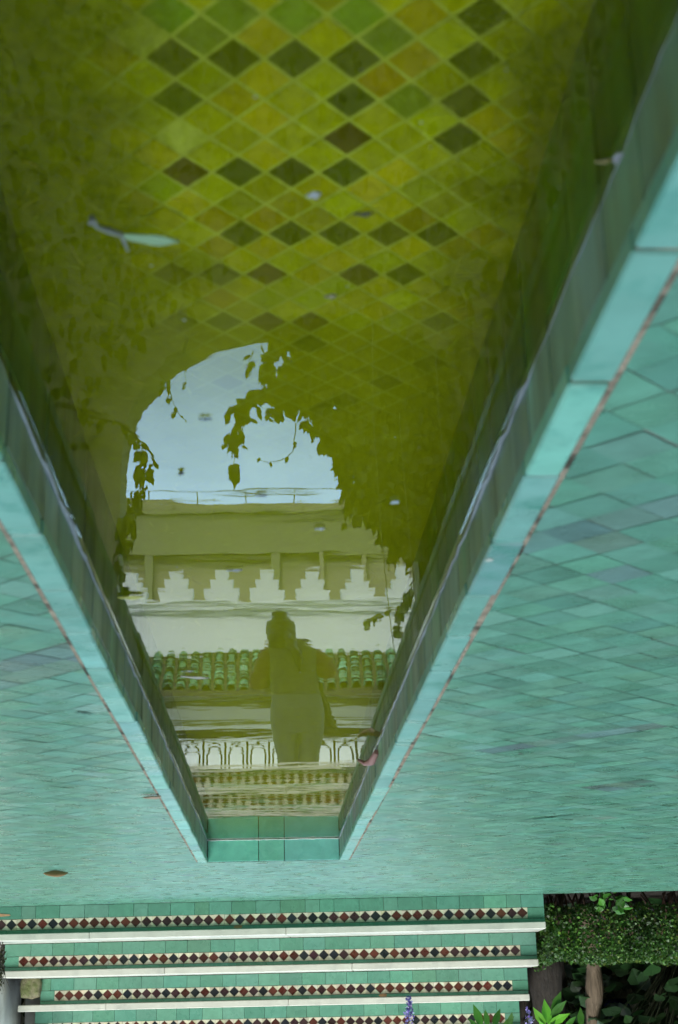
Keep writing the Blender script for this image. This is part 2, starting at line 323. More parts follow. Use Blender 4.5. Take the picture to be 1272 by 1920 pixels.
for j in range(int(-0.2/h_), int(7.6/h_)):
    for i in range(i0, i1):
        if (i+j) % 2: continue
        X = ph.x + i*h_; Y = ph.y + (j - round(ph.y/h_))*h_
        if abs(X) < CW+LIP-h_ and Y < CEND-h_: continue
        if Y > D1+SA*X+h_: continue
        gp = h_-random.uniform(0.0004, 0.0013)
        ox, oy = random.gauss(0, 0.0006), random.gauss(0, 0.0006)
        tx, ty = random.gauss(0, 0.0032), random.gauss(0, 0.0032); zz = random.gauss(0, 0.00015)
        P = [(X+ox+gp, Y+oy), (X+ox, Y+oy+gp), (X+ox-gp, Y+oy), (X+ox, Y+oy-gp)]
        P = [(p[0], p[1], zz+tx*(p[0]-X)+ty*(p[1]-Y)) for p in P]
        P = clip(P, -SA, -1, 0) if False else P
        P = clip(P, SA, -1, D1-0.003)
        if Y-h_ < CEND+0.0 and P:
            if X > 0: P = clip(P, 1, 0, -(CW+LIP+0.0055)) if abs(X) < CW+LIP+h_ and Y < CEND+0.0 else P
            if X <= 0: P = clip(P, -1, 0, -(CW+LIP+0.0055)) if abs(X) < CW+LIP+h_ and Y < CEND+0.0 else P
            if Y >= CEND and abs(X) < CW+LIP: P = clip(P, 0, 1, -(CEND+0.004))
        if len(P) < 3: continue
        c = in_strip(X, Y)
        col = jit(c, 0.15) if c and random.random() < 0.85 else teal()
        if random.random() < 0.012: col = jit((0.13, 0.24, 0.20), 0.15)
        flo.poly(P, col)
rimx = [(-CW-LIP-0.002, -CW-0.0), (CW+0.0, CW+LIP+0.002)]
# long crack and a darker hairline in the glaze
for (pa, pb_, wd) in (((965, 1538), (1092, 1525), 0.010), ((880, 1565), (935, 1560), 0.006), ((860, 1608), (930, 1600), 0.005), ((140, 1333), (175, 1337), 0.008)):
    a, e = on(*pa), on(*pb_); n_ = 12; L1, L2 = [], []
    for q in range(n_+1):
        p = a.lerp(e, q/n_); ww = wd*math.sin(math.pi*(q+0.3)/(n_+0.6))*random.uniform(0.6, 1.2); oy = random.gauss(0, 0.004)
        L1.append((p.x, p.y+oy-ww, 0.0022)); L2.append((p.x, p.y+oy+ww, 0.0022))
    for q in range(n_): flo.poly([L1[q], L1[q+1], L2[q+1], L2[q]], (0.01, 0.09, 0.065))
fo = flo.build('courtyard_floor', M['glaze']); tag(fo, kind='structure')
go = gro.build('floor_bed', M['floor_grout']); tag(go, kind='structure')

# dark crack and chipped spots in the floor
def floor_bit(name, pts, z, m, label, cat, col=(1, 1, 1)):
    b = MB(); b.poly([(p.x, p.y, z) for p in pts], col); return tag(b.build(name, m), label, cat)

# ------------------------------------------------------------------ water channel
ch = empty('water_channel', (0, CEND/2, 0), 0, 'narrow sunken channel lined in teal tile with a pale teal rim, running towards the steps', 'channel')
inv = Matrix.Translation((0, -CEND/2, 0))
def under(b, name, m, **k):
    b.v = [(x, y-CEND/2, z) for x, y, z in b.v]
    return b.build(name, m, ch, **k)
LT = 0.2052
for sgn, ystart in ((-1, 0.7902), (1, 1.5677)):
    b = MB()
    k0 = int((CST-ystart)/LT)-1
    y = ystart + k0*LT
    while y < CEND:
        ya, yb = max(y+0.0028, CST), min(y+LT-0.0028, CEND-0.001)
        if yb-ya > 0.01:
            x0, x1 = (CW-0.0012, CW+LIP) if sgn > 0 else (-CW-LIP, -CW+0.0012)
            dj = random.gauss(0, 0.0012)
            c = jit((0.165, 0.385, 0.315), 0.06, 0.03)
            b.box(x0+dj, x1+dj*0.3, ya, yb, -0.016, 0.0028+random.gauss(0, 0.0005), c, b=0.0022)
        y += LT
    under(b, 'rim', M['rim'])
    b = MB(); b.box(min(sgn*(CW+0.0015), sgn*(CW+LIP+0.006)), max(sgn*(CW+0.0015), sgn*(CW+LIP+0.006)), CST+0.003, CEND-0.003, -0.0155, -0.0004); under(b, 'rim_mortar', M['grout'])
    # side wall, one row of upright tiles above the water and darker rows under it
    b = MB(); y = CST; q = 0
    while y < CEND:
        y2 = min(y+0.1026, CEND)
        for (z0, z1, c) in ((-0.088, -0.0165, jit((0.17, 0.29, 0.235), 0.10)), (BOT-0.004, -0.0895, jit((0.06, 0.17, 0.03), 0.12))):
            dx = abs(random.gauss(0, 0.0006)); x = sgn*(CW+dx)
            b.box(min(x, sgn*(CW+0.02)), max(x, sgn*(CW+0.02)), y+0.0012, y2-0.0012, z0, z1, jit(c, 0.07, 0.03), b=0.001)
        y = y2
    b.box(min(sgn*(CW+0.003), sgn*(CW+0.024)), max(sgn*(CW+0.003), sgn*(CW+0.024)), CST, CEND+0.02, BOT-0.01, -0.017, (0.09, 0.075, 0.04))
    under(b, 'side_wall', M['wall_tile'])
    # pale bluish tube for the bright line along the water's edge
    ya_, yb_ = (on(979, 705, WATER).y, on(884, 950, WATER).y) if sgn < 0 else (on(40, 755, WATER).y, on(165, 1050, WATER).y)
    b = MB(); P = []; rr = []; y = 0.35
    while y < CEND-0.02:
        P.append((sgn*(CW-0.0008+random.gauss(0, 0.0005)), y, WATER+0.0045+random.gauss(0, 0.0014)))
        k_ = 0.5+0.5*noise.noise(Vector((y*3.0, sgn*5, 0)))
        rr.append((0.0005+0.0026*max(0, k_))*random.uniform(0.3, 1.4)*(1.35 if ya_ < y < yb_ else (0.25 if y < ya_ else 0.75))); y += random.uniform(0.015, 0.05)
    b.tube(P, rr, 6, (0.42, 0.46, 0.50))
    under(b, 'waterline_tube', M['petal'])
b = MB()
xs = [CW, on(485, 1612).x, on(534, 1612).x, -CW]
for a, c in zip(xs[:-1], xs[1:]):
    b.box(c+0.0012, a-0.0012, CEND, CEND+0.02, -0.15, -0.0015, jit((0.16, 0.46, 0.37), 0.05), b=0.001)
b.box(-CW, CW, CEND+0.004, CEND+0.024, BOT-0.01, -0.004, (0.06, 0.07, 0.04))
under(b, 'end_wall', M['riser'])

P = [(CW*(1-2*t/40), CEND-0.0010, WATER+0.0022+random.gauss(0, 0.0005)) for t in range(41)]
b = MB(); b.tube(P, [random.uniform(0.0012, 0.0026) for _ in P], 6, (0.70, 0.76, 0.74)); under(b, 'waterline_tube', M['petal'])  # same pale tube along the water's edge at the end wall

# bottom tiles
bt = MB(); dX, dY = 0.0445, 0.0515
pb = on(665, 110, BOT)
dark = set()
def cell(x, y):
    p = on(x, y, BOT); return (round((p.x-pb.x)/(dX/2)), round((p.y-pb.y)/(dY/2)))
for (x, y) in ((325, 110), (438, 110), (550, 110), (665, 110), (664, 187), (335, 187), (887, 187), (900, 108), (920, 20), (660, 257), (335, 262), (870, 255), (655, 325), (550, 325), (445, 325), (342, 330),
               (445, 450), (548, 450), (645, 450), (745, 450), (840, 450), (355, 507), (455, 505), (545, 507), (740, 505), (825, 505), (365, 605), (455, 605), (545, 605), (640, 602), (810, 602)):
    c = cell(x, y)
    if (c[0]+c[1]) % 2: c = (c[0]+1, c[1])
    dark.add(c)
tealy = set()
for (x, y) in ((300, 15), (310, 45), (430, 5), (435, 50), (545, 40), (560, 5), (660, 35), (385, 30), (490, 20), (770, 60), (760, 185)):
    c = cell(x, y)
    if (c[0]+c[1]) % 2: c = (c[0]+1, c[1])
    tealy.add(c)
for j in range(-30, int((CEND-pb.y)/(dY/2))+2):
    for i in range(-14, 15):
        if (i+j) % 2: continue
        X = pb.x+i*dX/2; Y = pb.y+j*dY/2
        if X < -CW-dX or X > CW+dX or Y < CST: continue
        k = 0.90; P = [(X+dX/2*k, Y), (X, Y+dY/2*k), (X-dX/2*k, Y), (X, Y-dY/2*k)]
        z = BOT+0.001+random.gauss(0, 0.0003)
        P = [(p[0], p[1], z) for p in P]
        P = clip(P, 1, 0, CW-0.001); P = clip(P, -1, 0, CW-0.001) if P else P; P = clip(P, 0, -1, CEND) if P else P
        if len(P) < 3: continue
        if (i, j) in dark or (1.3 < Y < 1.6 and random.random() < 0.05):
            col = jit(random.choice([(0.085, 0.10, 0.005), (0.10, 0.06, 0.004), (0.10, 0.115, 0.006)]), 0.12)
        else:
            r_ = random.random()
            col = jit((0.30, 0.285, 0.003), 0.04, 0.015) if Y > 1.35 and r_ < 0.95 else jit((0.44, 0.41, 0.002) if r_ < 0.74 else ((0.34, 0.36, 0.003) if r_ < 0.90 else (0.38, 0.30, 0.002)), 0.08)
        if (i, j) in tealy: col = jit((0.22, 0.31, 0.03), 0.1)
        bt.poly(P, col)
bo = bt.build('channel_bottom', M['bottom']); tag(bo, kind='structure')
b = MB(); b.poly([(-CW-0.01, CST, BOT+0.0004), (CW+0.01, CST, BOT+0.0004), (CW+0.01, CEND+0.01, BOT+0.0004), (-CW-0.01, CEND+0.01, BOT+0.0004)], (0.50, 0.52, 0.12))
tag(b.build('channel_bed', M['bottom']), kind='structure')

b = MB()
for _ in range(420):
    sd_x = random.random() < 0.62
    x = random.uniform(0.07, CW-0.01) if sd_x else -random.uniform(0.13, CW-0.01); y = random.uniform(0.35, 2.6); z = BOT+0.004+random.random()**2*0.06
    d = Vector((random.gauss(0, 1), random.gauss(0, 1), random.gauss(0.3, 0.5))).normalized(); q = rv(); ln = random.uniform(0.006, 0.022)
    P = [Vector((x, y, z))+d*ln*t+q*ln*0.4*t*t for t in (0, 0.33, 0.66, 1)]
    if all(abs(p.x) < CW-0.003 for p in P): b.tube(P, [0.0003, 0.0004, 0.0004, 0.0002], 4, jit(random.choice([(0.42, 0.42, 0.02), (0.5, 0.42, 0.02), (0.25, 0.30, 0.02)]), 0.2), False)
tag(b.build('algae_threads', M['petal']), 'fine yellow algae threads waving over the silty sides of the channel bed', 'algae', kind='stuff')
# water surface with the small upward curl where it wets the tiles
offs = [0.0, 0.0005, 0.001, 0.0017, 0.0026, 0.004, 0.006, 0.009, 0.014]
curl = lambda o: 0.0028*math.exp(-o/0.0024)
cols = [-CW+0.0004+o for o in offs] + [x for x in np.linspace(-CW+0.05, CW-0.05, 8)] + [CW-0.0004-o for o in offs[::-1]]
rows = list(np.linspace(CST, CEND-0.03, 90)) + [CEND-0.0004-o for o in offs[::-1]]
V = []
for y in rows:
    for x in cols:
        z = WATER + max(curl(x+CW-0.0004), curl(CW-0.0004-x), 0)
        # the wetting line wavers with the rough tile edges
        z += 0.0 if abs(x) < CW-0.01 else (0.0004*math.sin(y*37)+0.0003*math.sin(y*91+1))*max(curl(x+CW-0.0004), curl(CW-0.0004-x))/0.0028
        V.append((x, y, z))
nc = len(cols); Fc = [(r*nc+c, r*nc+c+1, (r+1)*nc+c+1, (r+1)*nc+c) for r in range(len(rows)-1) for c in range(nc-1)]
b = MB(); b.mesh(V, Fc, (1, 1, 1), True)
zb = BOT+0.004; nr = len(rows)
loop = [(0, c) for c in range(nc)] + [(r, nc-1) for r in range(1, nr)] + [(nr-1, c) for c in range(nc-2, -1, -1)] + [(r, 0) for r in range(nr-2, 0, -1)]
base = len(b.v); b.v += [(V[r*nc+c][0], V[r*nc+c][1], zb) for r, c in loop]; nl = len(loop)
for i in range(nl):
    a, c2 = loop[i], loop[(i+1) % nl]
    b.f.append((a[0]*nc+a[1], base+i, base+(i+1) % nl, c2[0]*nc+c2[1])); b.c.append((1, 1, 1)); b.sm.append(False)
b.f.append(tuple(base+i for i in range(nl))[::-1]); b.c.append((1, 1, 1)); b.sm.append(False)
tag(b.build('water', wm), kind='structure')

# ------------------------------------------------------------------ staircase
st = empty('staircase', (0, D1, 0), ROT, 'wide garden steps with teal risers, a band of dark diamonds and white marble treads', 'steps')
def riser(bm, x0, x1, y, z0, z1):
    hh = z1-z0; a, c_ = z0+hh*0.47, z0+hh*0.47+0.0515
    x = x0
    while x < x1-0.02:                                 # tall tiles
        ww = random.choice([0.118, 0.118, 0.11, 0.07, 0.122]); e = min(x+ww, x1)
        if x1-e < 0.03: e = x1
        bm.box(x+0.0006, e-0.0006, y+random.uniform(0, 0.0009), y+0.012, z0+0.001, a-0.001, teal(), b=0.0008); x = e
    x = x0; 
    while x < x1-0.01:                                 # thin strip under the marble
        e = min(x+random.uniform(0.10, 0.16), x1)
        if x1-e < 0.03: e = x1
        bm.box(x+0.0005, e-0.0005, y+random.uniform(0, 0.0007), y+0.012, c_+0.001, z1-0.0015, teal(), b=0.0006); x = e
    bx0, bx1 = x0+0.082, x1-0.075
    for (u, v) in ((x0, bx0), (bx1, x1)):
        bm.box(u+0.0006, v-0.001, y+0.0004, y+0.012, a+0.001, c_-0.001, teal(), b=0.0008)
    n_ = int(round((bx1-bx0)/0.0506)); d = (bx1-bx0)/n_; zc = (a+c_)/2; hz_ = (c_-a)/2-0.0012
    bm.box(bx0, bx1, y+0.004, y+0.012, a, c_, (0.30, 0.28, 0.20))
    for k in range(n_):
        cx = bx0+(k+0.5)*d+random.gauss(0, 0.0006); zc = (a+c_)/2+random.gauss(0, 0.0005); r_ = random.random()
        c = jit((0.085, 0.022, 0.014) if r_ < 0.45 else ((0.042, 0.018, 0.02) if r_ < 0.75 else (0.016, 0.018, 0.022)), 0.18)
        e = 0.96; q = d/2*e; zz = hz_*e; yo = y+random.uniform(0, 0.0008)
        bm.poly([(cx-q, yo, zc), (cx, yo, zc-zz), (cx+q, yo, zc), (cx, yo, zc+zz)], c)
        cr_ = lambda: jit(random.choice([(0.60, 0.57, 0.43), (0.56, 0.54, 0.42), (0.62, 0.58, 0.42), (0.50, 0.47, 0.34)]), 0.06, 0.03)
        for sx in (-1, 1):
            for sz in (-1, 1):
                yq = y+random.uniform(0.0008, 0.0016)
                P = [(cx+sx*d/2, yq, zc+sz*0.0016), (cx+sx*d/2, yq, zc+sz*hz_), (cx+sx*0.0016, yq, zc+sz*hz_)]
                bm.poly(P if sx*sz > 0 else P[::-1], cr_() if sx < 0 else cr_())
ends = [(STL, 1.43), (STL+0.013, 1.39), (STL+0.034, 1.275), (STL+0.055, 1.375)]
mends = [(STL, 1.46), (STL+0.011, 1.40), (STL+0.032, 1.385), (STL+0.05, 1.44)]
for k in range(4):
    y = T*k; s = empty('step', (0, y, 0)); s.parent = st
    b = MB(); x0, x1 = ends[k]
    riser(b, x0, x1, 0.0, RS*k, RS*(k+1)-MB_)
    # tiled cheek at the open end
    b.box(x0+0.003, x0+0.02, 0.013, T+0.012, 0.0 if k == 0 else RS*k-0.001, RS*(k+1)-MB_-0.001, (0.05, 0.09, 0.07))
    b.build('riser', M['riser'], s)
    b = MB(); b.box(x0+0.02, x1-0.001, 0.0125, T+0.011, -0.02+RS*k*0.999, RS*(k+1)-MB_-0.0005, (0.2, 0.18, 0.14)); b.build('core', M['grout'], s)
    b = MB(); m0, m1 = mends[k]; x = m0; slabs = [m0, m0+0.93, m0+1.87, m1] if k % 2 else [m0, m0+1.25, m0+2.2, m1]
    dep = T+0.01 if k < 3 else 4.99
    for u, v in zip(slabs[:-1], slabs[1:]):
        b.box(u, v-0.0012, -NO-0.012, dep, RS*(k+1)-MB_, RS*(k+1)-0.0015-random.uniform(0, 0.0008), (1, 1, 1), b=0.003)
    b.build('tread', M['marble'], s)
    if k == 3:
        b = MB(); b.box(-1.27, 1.5, 0.3, 5.0, 0.3, RS*4-0.004); b.box(-5.0, -1.272, 1.8, 5.0, 0.3, RS*4-0.004); b.box(1.502, 5.0, 1.8, 5.0, 0.3, RS*4-0.004); b.build('landing', M['plaster'], s)
# chips
b = MB(); pts = [(1.435, 0.058), (1.43, 0.045), (1.39, 0.041), (1.33, 0.046), (1.29, 0.05), (1.285, 0.056), (1.34, 0.06)]
b.poly([(x, -0.0012, z-0.012) for x, z in pts][::-1]); b.build('broken_glaze', M['terracotta'], st)
for (x, y, kk) in ((446, 1734, 0), (701, 1868, 2)):
    p = at(x, y, D1+T*kk); u = p.x; zc_ = RS*(kk+1)-MB_-0.009; b = MB()
    b.poly([(u+dx, T*kk-0.0012, zc_+dz) for dx, dz in ((-.022, -.006), (-.006, -.009), (.015, -.007), (.022, .002), (.010, .007), (-.018, .006))]); b.build('broken_glaze', M['terracotta'], st)

# ------------------------------------------------------------------ leaves
LEAF = [(0, 0, 0), (0.30, 0.22, 0.04), (0.34, 0.55, 0.03), (0, 1, 0), (-0.34, 0.55, 0.03), (-0.30, 0.22, 0.04), (0, 0.5, -0.02)]
def leaf(b, p, d, nrm, size, col, width=1.0):
    d = Vector(d).normalized(); nrm = Vector(nrm); s = d.cross(nrm)
    if s.length < 1e-4: s = d.orthogonal()
    s.normalize(); nn = s.cross(d)
    P = [Vector(p) + (s*v[0]*width + d*v[1] + nn*v[2])*size for v in LEAF]
    n0 = len(b.v); b.v += [tuple(q) for q in P]
    for f in ((0, 1, 2, 6), (6, 2, 3), (0, 6, 4, 5), (6, 3, 4)):
        b.f.append(tuple(n0+i for i in f)); b.c.append(col); b.sm.append(False)
def hang(): return Vector((random.gauss(0, 0.45), random.gauss(0, 0.45), -1)).normalized()

# ------------------------------------------------------------------ gate wall with round arch
GY, GT = 9.0, 0.38; AXC, AR, ASP = 0.02, 0.972, 2.848
gw = empty('gate_wall', (AXC, GY, 0), 0, 'tall rendered garden wall pierced by a round arch, overgrown with creeper', 'wall')
b = MB(); N = 40; top = 8.0; xl, xr = -6.2-AXC, 6.2-AXC; z0 = 0.0
arc = [(AR*math.cos(math.pi*k/N), ASP+AR*math.sin(math.pi*k/N)) for k in range(N+1)]       # +X side to -X side
for yy, fl in ((0, 1), (GT, -1)):
    Q = []
    Q.append([(xr, yy, z0), (AR, yy, z0), (AR, yy, ASP), (xr, yy, ASP)])
    Q.append([(-AR, yy, z0), (xl, yy, z0), (xl, yy, ASP), (-AR, yy, ASP)])
    Q.append([(xr, yy, ASP), (AR, yy, ASP), (AR, yy, top), (xr, yy, top)])
    Q.append([(-AR, yy, ASP), (xl, yy, ASP), (xl, yy, top), (-AR, yy, top)])
    for k in range(N):
        (x1_, z1_), (x2_, z2_) = arc[k], arc[k+1]
        Q.append([(x1_, yy, z1_), (x2_, yy, z2_), (x2_, yy, top), (x1_, yy, top)])
    for q in Q: b.poly(q if fl > 0 else q[::-1])
pr = [(AR, z0)] + arc + [(-AR, z0)]
for (x1_, z1_), (x2_, z2_) in zip(pr[:-1], pr[1:]): b.poly([(x1_, 0, z1_), (x1_, GT, z1_), (x2_, GT, z2_), (x2_, 0, z2_)], (1, 1, 1))
b.poly([(xl, 0, top), (xr, 0, top), (xr, GT, top), (xl, GT, top)])
b.poly([(xl, 0, z0), (xl, GT, z0), (xl, GT, top), (xl, 0, top)]); b.poly([(xr, 0, z0), (xr, 0, top), (xr, GT, top), (xr, GT, z0)])
b.build('wall', M['gate'], gw)

# creeper over the gate wall
def vine(name, label, cat, stems, fill, group=None):
    root = empty(name, (fill[0][0] if fill else 0, GY-0.1, 0), 0, label, cat, group)
    off = Vector(root.location)
    bl, bs = MB(), MB()
    for st_ in stems:
        pts, r0, ln, sz = st_
        bs.tube([p-off for p in pts], [r0*(1-0.75*i/(len(pts)-1)) for i in range(len(pts))], 7, (0.05, 0.04, 0.02))
        for i in range(len(pts)-1):
            L_ = (pts[i+1]-pts[i]).length
            for q in range(max(1, int(L_*ln*1.5))):
                p = pts[i].lerp(pts[i+1], random.random())
                leaf(bl, p-off+rv()*0.03, hang(), Vector((random.gauss(0, .5), -1, random.gauss(0, .4))), sz*random.uniform(0.7, 1.5), jit((0.022, 0.032, 0.006), 0.12), 0.68)
    for (x, z, y, sz) in fill:
        leaf(bl, Vector((x, y, z))-off, hang(), Vector((random.gauss(0, .6), -1, random.gauss(0, .5))), sz, jit((0.022, 0.032, 0.006), 0.12), 0.72)
    bl.build('foliage', M['vine'], root); bs.build('stem', M['bark'], root)
    return root
def mirp(x, y, Y=8.85): return mir(x, y, Y)
fillL, fillR = [], []
for _ in range(15000):
    x = random.uniform(-6, 6); z = random.uniform(0.3, 8.1)
    dx, dz = x-AXC, z-ASP
    ins = (abs(dx) < AR+0.03 and z < ASP) or (math.hypot(dx, dz) < AR+0.03)
    if ins: continue
    rr_ = math.hypot(dx, max(0, dz))
    if x > AXC-0.35 and rr_ < AR+0.22 and not (x < AXC and random.random() < 0.3): continue
    if x <= AXC-0.35 and rr_ < AR+0.10: continue
    if z < 1.0 and abs(dx) < AR+0.3: continue
    (fillL if x > 0 else fillR).append((x, z, GY-random.uniform(0.03, 0.28), random.uniform(0.07, 0.15)))
# hanging mass across the right shoulder of the arch, traced as world outline at the wall's distance
def inside(pt, poly):
    c = False; x, y = pt
    for i in range(len(poly)):
        x1, y1 = poly[i]; x2, y2 = poly[i-1]
        if (y1 > y) != (y2 > y) and x < (x2-x1)*(y-y1)/(y2-y1)+x1: c = not c
    return c
outl = [(478, 640), (520, 668), (530, 700), (510, 728), (540, 752), (575, 762), (600, 805), (622, 838), (650, 900), (655, 935), (690, 962), (735, 1010), (768, 1050), (820, 1080), (860, 900), (840, 700), (700, 600), (560, 600)]
wo = [(mirp(x, y).x, mirp(x, y).z) for x, y in outl]
xs_ = [p[0] for p in wo]; zs_ = [p[1] for p in wo]
k = 0
while k < 3400:
    x, z = random.uniform(min(xs_), max(xs_)), random.uniform(min(zs_), max(zs_))
    if not inside((x, z), wo): continue
    k += 1
    if noise.noise(Vector((x*5, z*5, 1.3))) > 0.36: continue
    fillR.append((x, z, GY-random.uniform(0.05, 0.35), random.uniform(0.07, 0.14)))
def path(pts, Y=8.85, wob=0.0): return [mir(x, y, Y)+Vector((0, random.gauss(0, 0.02), 0)) for x, y in pts]
stR = [(path([(640, 700), (590, 722), (530, 732), (480, 730), (450, 750), (428, 785)]), 0.012, 48, 0.10),
       (path([(500, 728), (470, 745), (452, 772), (440, 800), (430, 835)]), 0.007, 42, 0.09),
       (path([(470, 745), (462, 790), (448, 820), (440, 860), (438, 885)]), 0.005, 20, 0.085),
       (path([(560, 720), (535, 750), (520, 775), (490, 770)]), 0.006, 42, 0.09),
       (path([(580, 740), (575, 780), (590, 800), (612, 830)]), 0.006, 44, 0.09),
       (path([(600, 790), (622, 825), (640, 870), (640, 905)]), 0.006, 50, 0.10),
       (path([(640, 880), (655, 925), (665, 960), (655, 985)]), 0.006, 30, 0.09),
       (path([(700, 960), (725, 1000), (740, 1030), (735, 1060)]), 0.006, 34, 0.09),
       (path([(556, 800), (550, 845), (535, 862), (505, 868), (478, 864)]), 0.004, 2, 0.05),
       (path([(475, 655), (470, 675), (466, 690)]), 0.004, 30, 0.06),
       (path([(490, 650), (510, 690), (500, 718)]), 0.006, 50, 0.09)]
stL = [(path([(110, 760), (200, 785), (240, 805), (270, 830), (290, 865), (272, 895), (262, 935)]), 0.018, 12, 0.08),
       (path([(262, 880), (262, 910), (250, 945), (240, 985)]), 0.008, 60, 0.07),
       (path([(250, 815), (265, 835), (270, 870)]), 0.006, 40, 0.06),
       (path([(240, 960), (228, 1000), (235, 1015), (225, 1050)]), 0.007, 50, 0.075),
       (path([(300, 700), (318, 725), (325, 745), (330, 770)]), 0.004, 22, 0.06),
       (path([(330, 770), (342, 785), (350, 790)]), 0.003, 14, 0.03),
       (path([(355, 688), (345, 700), (350, 718)]), 0.003, 10, 0.04),
       (path([(225, 1050), (230, 1080), (222, 1110)]), 0.006, 40, 0.07)]
vine('creeper', 'dense dark creeper hanging over the shoulder of the arch beside the person', 'climbing plant', stR, fillR, 'creepers on the gate wall')
vine('creeper', 'creeper with one bare looping stem on the arch side away from the hanging mass', 'climbing plant', stL, fillL, 'creepers on the gate wall')

# ------------------------------------------------------------------ unseen walls added around the court to shade it
def shade_wall(name, label, x0, x1, y0, y1, z1):
    b = MB(); b.box(x0, x1, y0, y1, -0.2, z1); b.box(x0-0.06, x1+0.06, y0-0.06, y1+0.06, z1+0.002, z1+0.14)
    return tag(b.build(name, M['gate']), label, 'wall')
shade_wall('side_wall', 'unseen high wall added beyond the planting to shade the court', -6.7, -6.22, -4.9, 8.9, 10.0)
shade_wall('side_wall', 'unseen high wall added on the plaster stub side to shade the court', 6.22, 6.7, -4.9, 8.9, 8.0)
shade_wall('rear_shade_wall', 'unseen high wall added behind the viewer to shade the court', -6.2, 6.2, -5.5, -4.95, 12.0)

# ------------------------------------------------------------------ iron railing
RY = 12.5; RT = mir(450, 1369, RY).z
ra = empty('iron_railing', (0, RY, RS*4), 0, 'dark wrought iron railing of horseshoe hoops under a thick handrail', 'railing')
hr = RT-RS*4
b = MB(); b.box(-3.0, 3.0, -0.035, 0.035, hr-0.058, hr, b=0.006); b.build('handrail', M['wood'], ra)
b = MB(); b.box(-3.0, 3.0, -0.008, 0.008, hr-0.10, hr-0.088); b.build('top_bar', M['iron'], ra)
b = MB(); b.box(-3.0, 3.0, -0.008, 0.008, 0.06, 0.075); b.build('bottom_bar', M['iron'], ra)
GP = abs(mir(340, 1390, RY).x-mir(422, 1390, RY).x)/2
xp = mir(382, 1390, RY).x
k0 = -int((3.0+xp)/GP)
bal = MB(); bal.box(-0.009, 0.009, -0.009, 0.009, 0.075, hr-0.088); bal.box(-0.018, 0.018, -0.018, 0.018, 0.31, 0.42, b=0.004); bal.box(-0.011, 0.011, -0.011, 0.011, 0.425, 0.44)
hp = MB(); hw = GP*0.31; zt = hr-0.125; 
pts = [(hw*0.72, 0, zt-0.29), (hw*0.62, 0, zt-0.25), (hw*0.8, 0, zt-0.22)] + [(hw*math.cos(a), 0, zt-0.085+0.085*math.sin(a)) for a in np.linspace(R(-25), R(205), 18)] 
pts = [(hw*1.05, 0, zt-0.275), (hw*0.86, 0, zt-0.26), (hw*0.80, 0, zt-0.235), (hw*1.0, 0, zt-0.20), (hw*1.06, 0, zt-0.15)] + [(hw*1.06*math.cos(a), 0, zt-0.10+0.10*math.sin(a)) for a in np.linspace(0, math.pi, 15)] + [(-hw*1.06, 0, zt-0.15), (-hw*1.0, 0, zt-0.20), (-hw*0.80, 0, zt-0.235), (-hw*0.86, 0, zt-0.26), (-hw*1.05, 0, zt-0.275)]
hp.tube(pts, 0.008, 6); hp.box(-0.012, 0.012, -0.007, 0.007, zt-0.004, zt+0.022, b=0.003)
for s in (-1, 1):
    hp.tube([(s*hw*0.5+s*0.018*math.cos(a), 0, 0.375+0.018*math.sin(a)) for a in np.linspace(0, 4.5, 9)], 0.006, 5)
    hp.tube([(s*hw*0.5+s*0.018, 0, 0.375), (s*hw*0.6, 0, 0.25), (s*hw*0.5, 0, 0.076)], 0.006, 5)
k = -int((3.0+xp)/GP); first = None
xk = xp-GP*int((3.0+xp)/GP)
while xk < 2.97:
    if first is None:
        first = bal.build('baluster', M['iron'], ra); first.location.x = xk; fh_ = hp.build('hoop', M['iron'], ra); fh_.location.x = xk+GP/2
    else:
        for src, dx in ((first, 0), (fh_, GP/2)):
            c = src.copy(); COL.objects.link(c); c.parent = ra; c.location.x = xk+dx
    xk += GP

b = MB(); b.box(-6, 6, 13.3, 19.98, -0.02, 0.02); tag(b.build('bounce_paving', M['plaster']), kind='structure')  # unseen pale slab added to bounce light up onto the house front
# ------------------------------------------------------------------ crenellated white house
BY = 20.0
hs = empty('white_house', (0, BY, 0), 0, 'white house wall topped with stepped merlons above a green tiled lean-to roof', 'house')
ZM = mir(500, 1132, BY).z
b = MB(); b.box(-9, 9, 0, 0.3, -0.1, ZM-0.002)
b.build('wall', M['white'], hs)
b = MB()
b.box(-9, 9, -0.05, 0.35, ZM, ZM+0.035); b.box(-9, 9, -0.06, 0, ZM-0.115, ZM-0.075)
b.build('cornice', M['white'], hs)
b = MB(); zz = mir(500, 1319, BY).z; b.box(-9, 9, -0.03, -0.002, zz-0.055, zz+0.055); zz = mir(500, 1354, BY).z; b.box(-9, 9, -0.02, -0.002, zz-0.025, zz+0.02); b.build('olive_band', M['olive'], hs)  # two olive bands; the thin lower one copies a ripple streak
x0 = mir(330, 1100, BY).x; pitch = (mir(330, 1100, BY).x-mir(672, 1100, BY).x)/4
hT = mir(500, 1067, BY).z-ZM-0.035
mb = MB()
for (z0_, z1_, w0, w1) in ((0, .38, .215, .258), (.38, .67, .145, .176), (.67, 1.0, .072, .102)):
    a, c_ = z0_*hT, z1_*hT
    mb.mesh([(-w0, 0, a), (w0, 0, a), (w0, .22, a), (-w0, .22, a), (-w1, 0, c_), (w1, 0, c_), (w1, .22, c_), (-w1, .22, c_)], [(0, 3, 2, 1), (4, 5, 6, 7), (0, 1, 5, 4), (1, 2, 6, 5), (2, 3, 7, 6), (3, 0, 4, 7)])
m0 = None
for i in range(-6, 12):
    if m0 is None: m0 = mb.build('merlon', M['white'], hs); o = m0
    else: o = m0.copy(); COL.objects.link(o); o.parent = hs
    o.location = (x0-pitch*i, 0.0, ZM+0.036)
